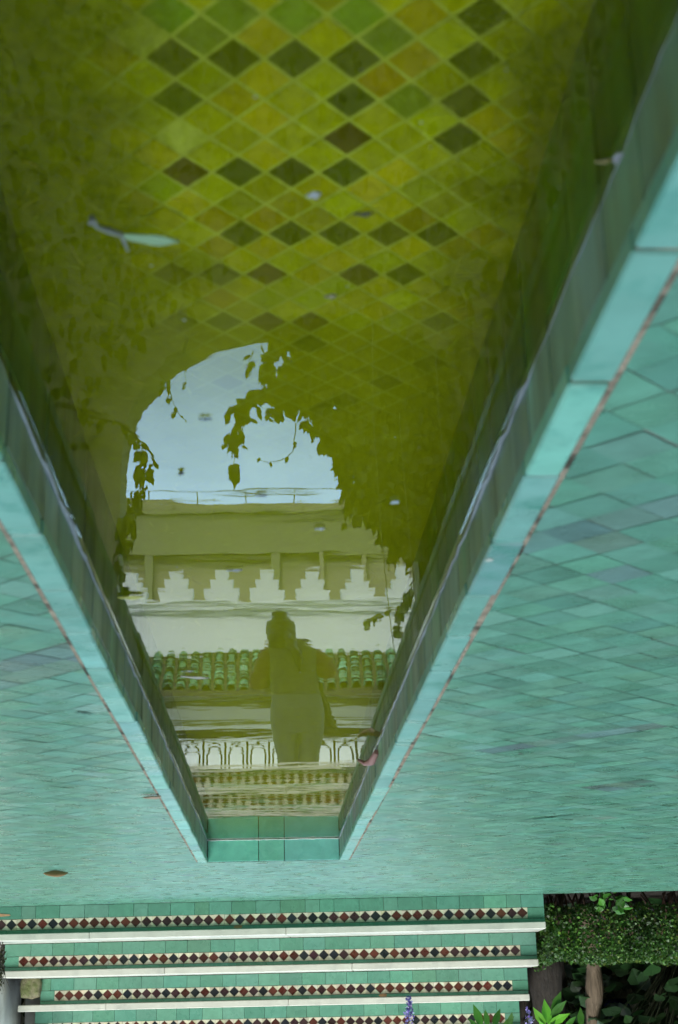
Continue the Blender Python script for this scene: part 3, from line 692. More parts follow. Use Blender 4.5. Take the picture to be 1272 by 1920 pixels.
# lean-to roof of half-round green tiles
b = MB(); zT = mir(640, 1222, BY).z; zE = mir(640, 1292, BY-0.5).z; tp = 0.172; nrow = 5
sl = Vector((0, -0.5, zE-zT))
for c in range(-30, 31):
    x = c*tp+0.05
    for r_ in range(nrow):
        a = Vector((x, -0.0, zT)) + sl*(r_/nrow); e = Vector((x, 0, zT)) + sl*((r_+1.15)/nrow)
        col = jit(random.choice([(0.06, 0.20, 0.09), (0.10, 0.26, 0.13), (0.04, 0.14, 0.06)]), 0.2)
        n0 = len(b.v); K = 6
        for (p, rr, lift) in ((a, 0.058, 0.0), (e, 0.072, 0.045)):
            for q in range(K+1):
                th = math.pi*q/K; b.v.append((p.x+rr*math.cos(th)+random.gauss(0, .002), p.y-0.35*rr*math.sin(th), p.z+rr*math.sin(th)+lift))
        for q in range(K): b.f.append((n0+q, n0+q+1, n0+K+2+q, n0+K+1+q)); b.c.append(col); b.sm.append(True)
        # open front lip, the shadow at each row end painted in as darker green
        n1 = len(b.v)
        for q in range(K+1):
            th = math.pi*q/K; b.v.append((e.x+0.054*math.cos(th), e.y-0.35*0.054*math.sin(th)+0.002, e.z+0.052*math.sin(th)+0.045))
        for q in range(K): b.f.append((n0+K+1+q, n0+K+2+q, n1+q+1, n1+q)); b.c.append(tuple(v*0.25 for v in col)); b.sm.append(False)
b.build('roof_tiles', M['roof'], hs)
b = MB(); b.mesh([(-5.4, -0.01, zT-0.02), (5.4, -0.01, zT-0.02), (5.4, -0.5, zE-0.02), (-5.4, -0.5, zE-0.02), (-5.4, -0.01, zT-0.12), (5.4, -0.01, zT-0.12), (5.4, -0.5, zE-0.08), (-5.4, -0.5, zE-0.08)], [(0, 3, 2, 1), (4, 5, 6, 7), (0, 1, 5, 4), (3, 7, 6, 2), (0, 4, 7, 3), (1, 2, 6, 5)])
b.build('eaves_board', M['wood'], hs)

# ------------------------------------------------------------------ khaki building behind it
KY = 30.0
kb = empty('khaki_building', (0, KY, 0), 0, 'khaki building with pillars under a deep olive roof band, rising behind the merlons', 'building')
z1040, z965, z935, z912 = [mir(500, y, KY).z for y in (1040, 965, 938, 915)]
b = MB(); b.box(-14, 14, 0.05, 3.0, -0.1, z1040); b.build('wall', M['khaki'], kb)
b = MB(); b.box(-14, 14, -0.05, 3.0, z1040+0.002, z965, b=0.01); b.box(-14, 14, -0.12, 0.0, z1040-0.07, z1040-0.001); b.box(-14, 14, -0.16, 0.0, z965+0.001, z965+0.08); b.build('roof_band', M['olive'], kb)
b = MB(); b.box(-14, 14, 0.05, 3.0, z965+0.082, z935); 
for i in range(-14, 15): b.box(i*0.95-0.02+0.3, i*0.95+0.02+0.3, -0.02, 0.048, z965+0.082, z935-0.01)
b.build('parapet', M['khaki'], kb)
for (x, ww, zt_) in ((280, .095, z1040-0.08), (517, .10, z1040-0.08), (604, .045, z1040-0.08), (683, .05, z1040-0.08), (752, .05, z1040-0.08), (170, .05, z1040-0.08)):
    X = mir(x, 1080, KY).x; b = MB(); b.box(-ww, ww, -0.12, 0.048, 0, zt_, b=0.01)
    o = b.build('pillar', M['olive'] if ww > .06 else M['khaki'], kb); o.location.x = X
b = MB()
for (ya, yb, m_) in ((z935+0.27, z935+0.295, 0), ): b.box(-14, 14, 0.2, 0.23, ya, yb)
for i in range(-12, 13): b.box(i*1.07+0.55, i*1.07+0.575, 0.2, 0.23, z935, z935+0.27)
b.build('roof_rail', M['iron'], kb)

# ------------------------------------------------------------------ person seen from behind, on the landing
def skin_mesh(nodes, edges, sub=2):
    me = bpy.data.meshes.new('tmp'); me.from_pydata([nd[0] for nd in nodes], edges, [])
    ob = bpy.data.objects.new('tmp', me); COL.objects.link(ob)
    md = ob.modifiers.new('s', 'SKIN'); md.use_smooth_shade = True
    for i, nd in enumerate(nodes):
        sv = me.skin_vertices[0].data[i]; r_ = nd[1]; sv.radius = r_ if hasattr(r_, '__len__') else (r_, r_); sv.use_root = (i == 0)
    s2 = ob.modifiers.new('d', 'SUBSURF'); s2.levels = sub; s2.render_levels = sub
    dg = bpy.context.evaluated_depsgraph_get(); r2 = bpy.data.meshes.new_from_object(ob.evaluated_get(dg))
    bpy.data.objects.remove(ob, do_unlink=True); return r2
def finish(meshes, name, m, parent, vox=None):
    import bmesh
    bm = bmesh.new()
    for me in meshes: bm.from_mesh(me)
    me = bpy.data.meshes.new(name); bm.to_mesh(me); bm.free()
    if vox:
        ob = bpy.data.objects.new('tmp', me); COL.objects.link(ob); rm = ob.modifiers.new('r', 'REMESH'); rm.mode = 'VOXEL'; rm.voxel_size = vox; rm.use_smooth_shade = True
        sm_ = ob.modifiers.new('q', 'SMOOTH'); sm_.iterations = 3
        dg = bpy.context.evaluated_depsgraph_get(); me2 = bpy.data.meshes.new_from_object(ob.evaluated_get(dg)); bpy.data.objects.remove(ob, do_unlink=True); me = me2; me.name = name
    me.materials.clear(); me.materials.append(m)
    for p in me.polygons: p.use_smooth = True
    o = bpy.data.objects.new(name, me); COL.objects.link(o); o.parent = parent; return o
def ball(c, r, sc=(1, 1, 1), seg=20):
    import bmesh
    bm = bmesh.new(); bmesh.ops.create_uvsphere(bm, u_segments=seg, v_segments=seg//2+2, radius=r)
    for v in bm.verts: v.co = Vector((v.co.x*sc[0], v.co.y*sc[1], v.co.z*sc[2])) + Vector(c)
    me = bpy.data.meshes.new('b'); bm.to_mesh(me); bm.free(); return me
def loft(rings, n=28):
    V, F = [], []
    for (z, cx, cy, rx, ry) in rings:
        for k in range(n):
            a = 2*math.pi*k/n; c_, s_ = math.cos(a), math.sin(a)
            e = 0.85; V.append((cx+rx*math.copysign(abs(c_)**e, c_), cy+ry*math.copysign(abs(s_)**e, s_), z))
    for i in range(len(rings)-1):
        for k in range(n): F.append((i*n+k, i*n+(k+1) % n, (i+1)*n+(k+1) % n, (i+1)*n+k))
    F.append(tuple(range(n))[::-1]); F.append(tuple((len(rings)-1)*n+k for k in range(n)))
    me = bpy.data.meshes.new('loft'); me.from_pydata(V, [], F); me.update(); return me
PY = 10.9; PX = -0.20; PZ = RS*4
pe = empty('person', (PX, PY, PZ), 0, 'person with pinned-up dark hair from behind, in knit top and faded jeans, raising a camera', 'person')
HX = 0.137
torso = [(0.66, 0.01, 0.0, 0.165, 0.11), (0.78, 0.012, -0.01, 0.185, 0.125), (0.90, 0.02, 0, 0.165, 0.11), (1.00, 0.035, 0, 0.145, 0.10), (1.12, 0.045, 0, 0.155, 0.105), (1.24, 0.05, 0, 0.17, 0.105), (1.31, 0.055, 0, 0.165, 0.085), (1.35, 0.075, 0, 0.10, 0.06), (1.375, 0.10, 0, 0.055, 0.05)]
legs = [[(0.66, 0.095, 0.0, 0.085, 0.10), (0.45, 0.075, 0.01, 0.062, 0.065), (0.30, 0.072, -0.01, 0.058, 0.062), (0.10, 0.07, 0, 0.036, 0.04), (0.02, 0.07, 0.01, 0.036, 0.045)],
        [(0.66, -0.085, 0.0, 0.085, 0.10), (0.45, -0.065, 0.02, 0.062, 0.065), (0.30, -0.068, 0.0, 0.058, 0.062), (0.10, -0.07, 0.01, 0.036, 0.04), (0.02, -0.07, 0.02, 0.036, 0.045)]]
HR, HL = (0.262, 0.215, 1.352), (-0.01, 0.245, 1.325)
aR = [((0.185, 0.0, 1.285), 0.056), ((0.275, 0.02, 1.13), 0.05), ((0.315, 0.04, 1.01), 0.045), ((0.285, 0.14, 1.15), 0.04), ((0.272, 0.20, 1.29), 0.028), (HR, (0.034, 0.022))]
aL = [((-0.085, 0.0, 1.28), 0.056), ((-0.19, 0.03, 1.17), 0.05), ((-0.245, 0.06, 1.09), 0.045), ((-0.16, 0.16, 1.19), 0.038), ((-0.06, 0.22, 1.28), 0.028), (HL, (0.034, 0.022))]
chain = lambda c: skin_mesh(c, [(i, i+1) for i in range(len(c)-1)], 2)
parts = [loft(torso), loft(legs[0][::-1]), loft(legs[1][::-1]), chain(aR), chain(aL), chain([((0.09, 0, 1.33), 0.058), ((0.115, 0.01, 1.39), 0.052), ((HX, 0.02, 1.45), 0.06)]),
         ball((HX, 0.03, 1.455), 0.084, (0.88, 1.08, 1.2)), ball((HX, 0.125, 1.445), 0.014, (0.8, 1.2, 1.3)), ball((HX, 0.105, 1.395), 0.022, (1.2, 0.7, 0.8))]
for sx in (-1, 1): parts += [ball((HX+sx*0.075, 0.03, 1.45), 0.022, (0.35, 0.8, 1.2)), chain([((sx*0.07, -0.04, 0.04), 0.036), ((sx*0.075, 0.04, 0.035), 0.038), ((sx*0.085, 0.14, 0.022), 0.026)])]
for (hx, hy, hz), s in ((HR, -1), (HL, 1)):
    for q, ln in enumerate((0.070, 0.078, 0.072, 0.056)):
        z = hz+0.028-0.018*q
        ch_ = [((hx, hy, z), 0.010), ((hx+s*0.012, hy+0.03, z+0.01), 0.009), ((hx+s*0.035, hy+0.038+0.002*q, z+0.012), 0.008), ((hx+s*ln*0.75, hy+0.032, z+0.010), 0.007)]
        parts.append(skin_mesh(ch_, [(0, 1), (1, 2), (2, 3)], 1))
    parts.append(skin_mesh([((hx, hy, hz-0.02), 0.012), ((hx+s*0.02, hy-0.012, hz+0.005), 0.010), ((hx+s*0.045, hy-0.010, hz+0.02), 0.008)], [(0, 1), (1, 2)], 1))
bd = finish(parts, 'body', M['skin'], pe, 0.0065)
sh = loft([(0.93, 0.02, 0, 0.192, 0.135), (0.96, 0.025, 0, 0.188, 0.13), (1.03, 0.04, 0, 0.182, 0.125), (1.13, 0.045, 0, 0.186, 0.13), (1.24, 0.045, 0, 0.200, 0.125), (1.30, 0.05, 0, 0.195, 0.105), (1.335, 0.06, 0, 0.155, 0.085), (1.365, 0.09, 0, 0.085, 0.068), (1.385, 0.105, 0, 0.066, 0.062)])
finish([sh], 'knit_top', M['shirt'], pe, 0.009)
for c_ in (aR, aL):
    grow = [0.080, 0.088, 0.082, 0.062, 0.042]
    ce = [(c_[i][0], grow[i]) for i in range(5)]
    finish([chain(ce)], 'sleeve', M['sleeve'], pe)
je = [loft([(0.62, 0.012, -0.01, 0.185, 0.125), (0.72, 0.012, -0.02, 0.207, 0.150), (0.80, 0.012, -0.02, 0.207, 0.150), (0.90, 0.018, -0.005, 0.190, 0.130), (0.95, 0.02, 0, 0.178, 0.12)])]
for sx, cx in ((1, 0.012), (-1, 0.008)):
    je.append(loft([(0.09, sx*0.075+cx, 0.01, 0.055, 0.06), (0.28, sx*0.076+cx, 0.0, 0.070, 0.075), (0.45, sx*0.079+cx, 0.01, 0.078, 0.082), (0.56, sx*0.088+cx, 0.0, 0.092, 0.10), (0.68, sx*0.098+cx, -0.012, 0.105, 0.135)]))
finish(je, 'jeans', M['jeans'], pe, 0.008)
for sx in (0.07, -0.07):
    finish([chain([((sx, -0.055, 0.045), 0.05), ((sx*1.05, 0.03, 0.045), 0.052), ((sx*1.2, 0.15, 0.03), 0.040)])], 'shoe', M['shoe'], pe)
hair = [ball((HX-0.004, -0.005, 1.435), 0.107, (1.10, 1.0, 1.20)), ball((HX+0.006, -0.03, 1.535), 0.060, (1.05, 1.0, 0.85)), ball((HX-0.012, -0.045, 1.372), 0.104, (1.12, 0.75, 0.90))]
finish(hair, 'hair', M['hair'], pe, 0.008)
tl = chain([((HX-0.04, -0.09, 1.38), 0.040), ((HX-0.08, -0.135, 1.31), 0.040), ((HX-0.12, -0.145, 1.23), 0.042), ((HX-0.145, -0.14, 1.15), 0.030), ((HX-0.15, -0.13, 1.09), 0.012)])
finish([tl], 'ponytail', M['hair'], pe)
b = MB()     # open dark coat swinging out at one hip
N = 10; prof = []
for i in range(N+1):
    t = i/N; z = 1.06-0.40*t; ox = -0.15-0.15*t
    prof.append((z, ox))
for s_ in (0, 1):
    pass
rowsc = []
for (z, ox) in prof:
    ln = []
    for q in range(9):
        u = q/8; x = -0.13+(ox+0.13)*math.sin(u*math.pi/2); y = -0.05+0.15*u+0.018*math.sin(u*14+z*3)
        ln.append((x, y, z))
    rowsc.append(ln)
V = [p for ln in rowsc for p in ln]; Fc = [(r_*9+q, r_*9+q+1, (r_+1)*9+q+1, (r_+1)*9+q) for r_ in range(N) for q in range(8)]
b.mesh(V, Fc, (1, 1, 1), True); o = b.build('coat_tail', M['coat'], pe); sd_ = o.modifiers.new('t', 'SOLIDIFY'); sd_.thickness = 0.012
cam_o = empty('camera_in_hands', (PX+0.11, PY+0.27, PZ+1.36), 0, 'small black camera held up to the face of the person on the landing', 'camera')
b = MB(); b.box(-0.065, 0.065, -0.02, 0.025, -0.04, 0.04, b=0.006); b.box(-0.025, 0.025, -0.025, 0.02, 0.0405, 0.062, b=0.005); b.build('body', M['black'], cam_o)
b = MB(); b.tube([(0, 0.026, 0), (0, 0.06, 0), (0, 0.062, 0), (0, 0.085, 0)], [0.032, 0.032, 0.028, 0.030], 20); b.build('lens', M['black'], cam_o)

# ------------------------------------------------------------------ planting beside the steps
hx0 = -1.345; hx1 = -3.4; 
he = empty('box_hedge', (-2.2, 7.75, 0), 0, 'clipped low box hedge of tiny glossy leaves beside the step ends', 'hedge')
bl = MB()
def hedge_r(x, y, z):
    return 1
for k in range(24000):
    # shell of a lumpy slab
    x = random.uniform(hx1, hx0); f_ = random.random()
    lump = 0.035*noise.noise(Vector((x*4, 2.0, 0.5))) + 0.02*noise.noise(Vector((x*11, 0, 3)))
    yf = 7.40+SA*x+lump; zt_ = 0.315+0.08*noise.noise(Vector((x*3, 5, 1)))+0.02*noise.noise(Vector((x*13, 5, 1))); zb = 0.045+0.04*noise.noise(Vector((x*5, 7, 1)))
    th = random.random()
    if th < 0.62:
        z = random.uniform(zb, zt_); y = yf + 0.05*((2*(z-zb)/(zt_-zb)-1)**4) + abs(random.gauss(0, 0.03)); nn = Vector((0, -1, 0.3))
    elif th < 0.92:
        y = random.uniform(yf, yf+0.7); z = zt_+0.03*noise.noise(Vector((x*6, y*6, 0)))-abs(random.gauss(0, 0.02)); nn = Vector((0, -0.2, 1))
    else:
        y = random.uniform(yf, yf+0.7); z = random.uniform(zb, zt_); x = hx0-abs(random.gauss(0, 0.025))+0.02*noise.noise(Vector((y*8, z*8, 1))); nn = Vector((1, -0.3, 0))
    cc = random.random()
    cl = (0.04, 0.10, 0.018) if cc < 0.55 else ((0.065, 0.16, 0.022) if cc < 0.90 else (0.12, 0.19, 0.03))
    bx = 1+0.5*noise.noise(Vector((x*9, y*9, z*9)))
    leaf(bl, (x-(-2.2), y-7.75, z), (nn+rv()*1.2), nn+rv()*0.9, random.uniform(0.010, 0.019), jit(tuple(v*bx for v in cl), 0.25), 1.3)
bl.build('foliage', M['leaf'], he)
bs = MB()
for k in range(150):
    x = random.uniform(hx1, hx0-0.02); y = 7.50+SA*x+random.uniform(0, 0.35)
    x2 = x+random.gauss(0, 0.05)
    bs.tube([(x+2.2, y-7.75, -0.02), ((x+x2)/2+2.2+random.gauss(0, .01), y-7.75+random.gauss(0, 0.02), 0.08), (x2+2.2, y-7.75+random.gauss(0, 0.03), 0.2)], [0.006, 0.004, 0.002], 5, jit((0.10, 0.06, 0.04), 0.3))
bs.build('twigs', M['bark'], he)
def lumpy_trunk(name, label, pts, r, col, group=None):
    root = empty(name, tuple(pts[0]), 0, label, 'tree trunk', group); b = MB()
    P = []; n_ = 14
    for i in range(len(pts)-1):
        for q in range(n_): P.append(Vector(pts[i]).lerp(Vector(pts[i+1]), q/n_))
    P.append(Vector(pts[-1])); rr = [r*(1.15-0.4*i/len(P))*(1+0.14*math.sin(i*0.9)+random.gauss(0, 0.05)) for i in range(len(P))]
    b.tube([p-Vector(pts[0])+Vector((0.2*r*math.sin(i*0.35), 0, 0)) for i, p in enumerate(P)], rr, 14, col); b.build('trunk', M['bark'], root); return root
lumpy_trunk('tree', 'pale slim tree trunk rising straight behind the box hedge', [(-1.73, 8.10, 0), (-1.72, 8.12, 0.4), (-1.70, 8.14, 0.9), (-1.75, 8.3, 2.2), (-1.9, 8.6, 4.0)], 0.043, (0.16, 0.12, 0.08))
lumpy_trunk('gnarled_climber', 'thick dark gnarled climber trunk right against the step ends', [(-1.47, 8.05, 0), (-1.44, 8.08, 0.3), (-1.50, 8.2, 0.9), (-1.42, 8.7, 2.2), (-1.3, 8.8, 3.8)], 0.080, (0.022, 0.017, 0.012), 'climber trunks by the steps')
lumpy_trunk('gnarled_climber', 'thinner twisting dark climber trunk between the gnarled trunk and the pale tree', [(-1.62, 8.35, 0), (-1.57, 8.35, 0.35), (-1.60, 8.4, 0.8), (-1.66, 8.7, 2.4), (-1.6, 8.8, 3.6)], 0.035, (0.03, 0.024, 0.018), 'climber trunks by the steps')
lumpy_trunk('gnarled_climber', 'leaning dark trunk behind the upper step ends', [(-1.60, 8.7, 0), (-1.38, 8.6, 0.5), (-1.26, 8.62, 0.9), (-1.3, 8.75, 2.4)], 0.06, (0.035, 0.03, 0.022), 'climber trunks by the steps')

def big_leaf_plant(name, label, base, n_, sz, col, spread, hgt, cat='shrub', group=None, thin=0.8):
    root = empty(name, base, 0, label, cat, group); bl, bs = MB(), MB()
    for k in range(n_):
        a = random.uniform(0, 2*math.pi); rr = spread*math.sqrt(random.random()); z = hgt*random.random()**0.8
        tip = Vector((rr*math.cos(a), rr*math.sin(a)*0.6, z))
        if k % 4 == 0: bs.tube([(0, 0, 0), (tip.x*0.5, tip.y*0.5, z*0.6), tuple(tip)], [0.005, 0.003, 0.0015], 5, (0.04, 0.05, 0.02))
        d = Vector((math.cos(a)+random.gauss(0, .4), math.sin(a)*0.6-0.4, random.gauss(-0.3, 0.5)))
        leaf(bl, tip, d, Vector((random.gauss(0, .5), -0.7, 0.8)), sz*random.uniform(0.6, 1.3), jit(col, 0.25), thin)
    bl.build('foliage', M['leaf'], root); bs.build('stem', M['bark'], root); return root
big_leaf_plant('ivy', 'dark broad-leaved ivy mass behind the hedge, past the pale trunk', (-2.35, 8.3, 0.0), 1400, 0.10, (0.014, 0.042, 0.010), 0.75, 1.3, 'climbing plant', None, 1.1)
big_leaf_plant('shrub', 'small bright green broad leaves poking out under the front of the hedge', (on(1135, 1676).x, 7.27+SA*-1.6, 0.0), 26, 0.05, (0.05, 0.17, 0.02), 0.07, 0.09, 'plant', None, 0.95)
big_leaf_plant('shrub', 'dark undergrowth filling the corner behind the climber trunks', (-1.62, 8.72, 0.0), 520, 0.08, (0.010, 0.024, 0.008), 0.42, 1.3, 'plant', None, 0.8)
pp = at(1168, 1908, 7.95)
b = MB(); b.tube([(0, 0, 0), (0, 0, 0.02), (0, 0, 0.30), (0, 0, 0.42), (0, 0, 0.425), (0, 0, 0.46)], [0.09, 0.10, 0.15, 0.15, 0.165, 0.165], 28)
o = b.build('plant_pot', M['pot']); o.location = (pp.x-0.12, 8.72, 0.50); tag(o, 'cobalt blue glazed pot half hidden in the dark ivy', 'pot')
b = MB(); b.box(-0.13, 0.13, -0.13, 0.13, 0, 0.499, b=0.01); o = b.build('plinth', M['stone']); o.location = (pp.x-0.12, 8.72, 0); tag(o, 'dark stone plinth under the blue pot behind the ivy', 'plinth')

# hanging wisteria shoots and flowers
def wisteria(name, label, tip, top, leaves, flower, fcol=(0.36, 0.30, 0.62), group='wisteria strands hanging over the steps'):
    root = empty(name, tuple(top), 0, label, 'wisteria', group); off = Vector(top); bs, bl, bf = MB(), MB(), MB()
    tip = Vector(tip); mid = off.lerp(tip, 0.55)+Vector((0.03, -0.05, 0.0))
    P = [off, off.lerp(mid, 0.5)+Vector((0.02, 0, 0.05)), mid, mid.lerp(tip, 0.5)+Vector((-0.01, 0, 0)), tip]
    bs.tube([p-off for p in P], [0.005, 0.004, 0.003, 0.002, 0.0015], 6, (0.06, 0.07, 0.03))
    for (p, d, sz, col) in leaves: leaf(bl, Vector(p)-off, d, Vector((0.2, -0.8, 0.5)), sz, jit(col, 0.1), 0.55)
    if leaves: bl.build('leaves', M['leaf'], root)
    if flower:
        for k in range(flower):
            t = random.random(); rr = 0.004+0.020*t; c = tip+Vector((random.gauss(0, rr*0.6), random.gauss(0, rr*0.6), 0.14*t))
            leaf(bf, c-off, rv()+Vector((0, -0.4, -0.3)), rv(), random.uniform(0.010, 0.017), jit(random.choice([fcol, (0.48, 0.44, 0.72), (0.22, 0.16, 0.50)]), 0.15), 1.3)
        bf.build('blossom', M['petal'], root)
    bs.build('stem', M['bark'], root)
    return root
G1, G2 = (0.13, 0.36, 0.03), (0.04, 0.13, 0.015)
def fan(cx, cy, Y, specs):
    out_ = []
    for (x, y, x2, y2, c) in specs:
        a, e = at(x, y, Y), at(x2, y2, Y); d = e-a; out_.append((a, d+Vector((0, random.uniform(-.03, .03), 0)), d.length, c))
    return out_
fl = at(767, 1868, 7.0)
wisteria('wisteria', 'single lilac wisteria flower spike hanging in front of the middle of the steps', fl, (fl.x, 7.9, 3.3), [], 110)
fl2 = at(990, 1890, 7.15)
lv = fan(0, 0, 7.15, [(1030, 1922, 1022, 1872, G1), (1028, 1920, 1070, 1900, G1), (1024, 1925, 1000, 1888, G1), (1035, 1925, 1040, 1898, G2), (1032, 1905, 1062, 1875, G2), (1036, 1900, 1052, 1858, G2),
                      (1090, 1925, 1088, 1888, G2), (1060, 1925, 1080, 1905, G2), (1024, 1935, 1010, 1912, G1)])
wisteria('wisteria', 'lilac flower spike beside fresh lime green shoots near the step ends', fl2, (fl2.x, 7.9, 3.4), lv, 70)
lv = fan(0, 0, 7.1, [(905, 1925, 888, 1882, G2), (915, 1925, 910, 1892, G2), (925, 1925, 940, 1890, G2), (940, 1930, 965, 1905, G2), (900, 1930, 878, 1908, G2), (955, 1925, 960, 1896, G2)])
tl_ = at(918, 1925, 7.1)
wisteria('wisteria', 'dark green wisteria leaves without flowers between the two flower spikes', tl_, (tl_.x, 7.9, 3.3), lv, 0)
# strand whose leaves show only in the water beside the person's shoulder
Q = [mir(x, y, 8.2) for x, y in ((775, 1090), (757, 1125), (742, 1160), (752, 1200), (748, 1230))]
root = empty('wisteria', tuple(Q[0]), 0, 'thin leafy strand seen only in the water beside the edge of the channel', 'wisteria', 'wisteria strands hanging over the steps')
bs, bl = MB(), MB(); off = Q[0]
bs.tube([off-off+Vector((0, 0.5, 1.3))] + [q-off for q in Q], 0.0035, 6, (0.04, 0.04, 0.02))
q2 = [mir(x, y, 8.2) for x, y in ((755, 1140), (730, 1140), (708, 1152), (690, 1165))]
bs.tube([q-off for q in q2], 0.003, 6, (0.04, 0.04, 0.02))
for p0_, p1_, n_ in [(Q[i], Q[i+1], 9) for i in range(4)] + [(q2[i], q2[i+1], 4) for i in range(3)]:
    for _ in range(n_): leaf(bl, p0_.lerp(p1_, random.random())-off, hang(), Vector((0, -1, 0)), random.uniform(0.03, 0.07), jit((0.05, 0.09, 0.02), 0.2))
bs.build('stem', M['bark'], root); bl.build('leaves', M['leaf'], root)

# ------------------------------------------------------------------ plaster stub wall at the other end of the steps
ps = empty('plaster_wall', (1.62, 8.0, 0), 0, 'low whitewashed plaster wall stub closing the step ends', 'wall')
import bmesh
bm = bmesh.new(); bmesh.ops.create_grid(bm, x_segments=1, y_segments=1, size=1); bm.free()
b = MB(); NX, NZ = 14, 26
x0, x1, yf = 1.40, 2.6, D1+T*1.0+SA*1.5+0.05
V = []
for k in range(NZ+1):
    for i in range(NX+1):
        x = x0+(x1-x0)*i/NX; z = 0.0+1.25*k/NZ
        V.append((x-1.62+(0.012*noise.noise(Vector((0, z*6, 2))) if i == 0 else 0), yf-8.0+0.022*noise.noise(Vector((x*4, z*4, 0)))+0.10*z, z))
b.mesh(V, [(k*(NX+1)+i, k*(NX+1)+i+1, (k+1)*(NX+1)+i+1, (k+1)*(NX+1)+i) for k in range(NZ) for i in range(NX)], (1, 1, 1), True)
n0 = len(V)
V2 = [(v[0], v[1]+(0.7), v[2]) for v in V if True]
b.mesh(V2, [(k*(NX+1)+i, (k+1)*(NX+1)+i, (k+1)*(NX+1)+i+1, k*(NX+1)+i+1) for k in range(NZ) for i in range(NX)], (1, 1, 1), True)
side = []
for k in range(NZ): 
    a, c_ = V[k*(NX+1)], V[(k+1)*(NX+1)]; b.poly([a, c_, (c_[0], c_[1]+0.7, c_[2]), (a[0], a[1]+0.7, a[2])], (1, 1, 1))
    a, c_ = V[k*(NX+1)+NX], V[(k+1)*(NX+1)+NX]; b.poly([a, (a[0], a[1]+0.7, a[2]), (c_[0], c_[1]+0.7, c_[2]), c_], (1, 1, 1))
for i in range(NX):
    a, c_ = V[NZ*(NX+1)+i], V[NZ*(NX+1)+i+1]; b.poly([a, c_, (c_[0], c_[1]+0.7, c_[2]), (a[0], a[1]+0.7, a[2])], (1, 1, 1))
b.build('wall', M['plaster'], ps)
sp_ = at(59, 1850, D1+2*T+0.09+0.0)
bm = bmesh.new(); bmesh.ops.create_icosphere(bm, subdivisions=4, radius=1)
for v in bm.verts:
    q = v.co; m_ = max(abs(q.x), abs(q.y), abs(q.z)); q2_ = q/m_*0.6+q*0.4
    v.co = Vector((q2_.x*0.056, q2_.y*0.045, q2_.z*0.056))*(1+0.10*noise.noise(q*2.2)+0.04*noise.noise(q*7))
me = bpy.data.meshes.new('stone'); bm.to_mesh(me); bm.free(); me.materials.append(M['stone'])
for p in me.polygons: p.use_smooth = True
o = bpy.data.objects.new('stone', me); COL.objects.link(o); o.location = (sp_.x, sp_.y, sp_.z+0.004); tag(o, 'mossy rubble stone wedged between the third riser end and the plaster wall', 'stone')
mo = at(3, 1810, 7.42)
root = empty('moss_clump', (mo.x, mo.y, mo.z), 0, 'dark ragged moss and rootlets hanging at the second step end', 'moss'); b = MB()
for _ in range(700):
    p = Vector((abs(random.gauss(0.0, 0.05))-0.012, random.gauss(0, 0.025), random.gauss(0.0, 0.055))); leaf(b, p, hang(), rv(), random.uniform(0.008, 0.02), jit((0.03, 0.032, 0.012), 0.35), 0.7)
b.build('foliage', M['leaf'], root); b = MB()
for _ in range(14):
    x = random.uniform(-0.02, 0.1); b.tube([(x, 0, 0.02), (x+random.gauss(0, .01), -0.01, 0.06), (x+random.gauss(-0.01, .02), -0.01, 0.12)], [0.002, 0.0012, 0.0005], 5, (0.06, 0.05, 0.03))
b.build('rootlets', M['bark'], root)

# ------------------------------------------------------------------ things lying on the floor and the water
def curled(name, label, cat, pos, L_, Wd, ang, col, m='petal', curl_=0.25, tilt=0.0, group=None):
    b = MB(); n_ = 10; k_ = 4; V = []
    for i in range(n_+1):
        t = i/n_; wd = Wd*math.sin(math.pi*min(1, max(0, t*0.96+0.02)))**0.7
        for q in range(-k_, k_+1):
            u = q/k_; V.append((t*L_-L_/2, u*wd/2, 0.0012+curl_*wd*(u*u)+0.12*L_*(2*t-1)**2*abs(curl_)+0.0006*math.sin(9*t+5*u)))
    c_ = 2*k_+1
    b.mesh(V, [(i*c_+q, i*c_+q+1, (i+1)*c_+q+1, (i+1)*c_+q) for i in range(n_) for q in range(2*k_)], col, True)
    o = b.build(name, M[m]); o.location = pos; o.rotation_euler = (tilt, 0, ang); tag(o, label, cat, group); sd = o.modifiers.new('t', 'SOLIDIFY'); sd.thickness = 0.0006; return o
wz = WATER+0.0004
p = on(105, 1631); curled('dry_leaf', 'curled brown dead leaf lying on the teal floor near the first riser', 'leaf', (p.x, p.y, 0.001), 0.085, 0.03, -0.12, (0.34, 0.22, 0.10), curl_=0.7)
p = on(285, 1490); curled('dry_leaf', 'flat pinkish dead leaf on the rim joint left of the channel', 'leaf', (p.x, p.y, 0.0025), 0.045, 0.03, 0.3, (0.50, 0.36, 0.26), curl_=0.15)
a, e = on(226, 436, WATER), on(335, 448, WATER)
c_ = (a+e)/2; curled('floating_leaf', 'long pale green leaf floating near the brightest bottom tiles', 'leaf', (c_.x, c_.y, wz), (a-e).length, 0.0135, math.atan2(e.y-a.y, e.x-a.x), (0.28, 0.42, 0.24), curl_=0.1)
def twig(name, label, pts, r, col, cat='twig'):
    b = MB(); off = pts[0]; b.tube([p-off for p in pts], r, 7, col); o = b.build(name, M['petal']); o.location = off; return tag(o, label, cat)
twig('floating_stalk', 'greyish flower stalk floating at the end of the long pale leaf', [on(x, y, wz+0.0015) for x, y in ((172, 408), (182, 425), (205, 432), (228, 440), (240, 470))], [0.0022, 0.0016, 0.0026, 0.002, 0.001], (0.22, 0.24, 0.20))
p = on(175, 411, WATER); curled('floating_petal', 'small dark bud with a pale tip floating beyond the flower stalk', 'petal', (p.x, p.y, wz), 0.009, 0.007, 1.4, (0.20, 0.20, 0.19), group='petals on the water')
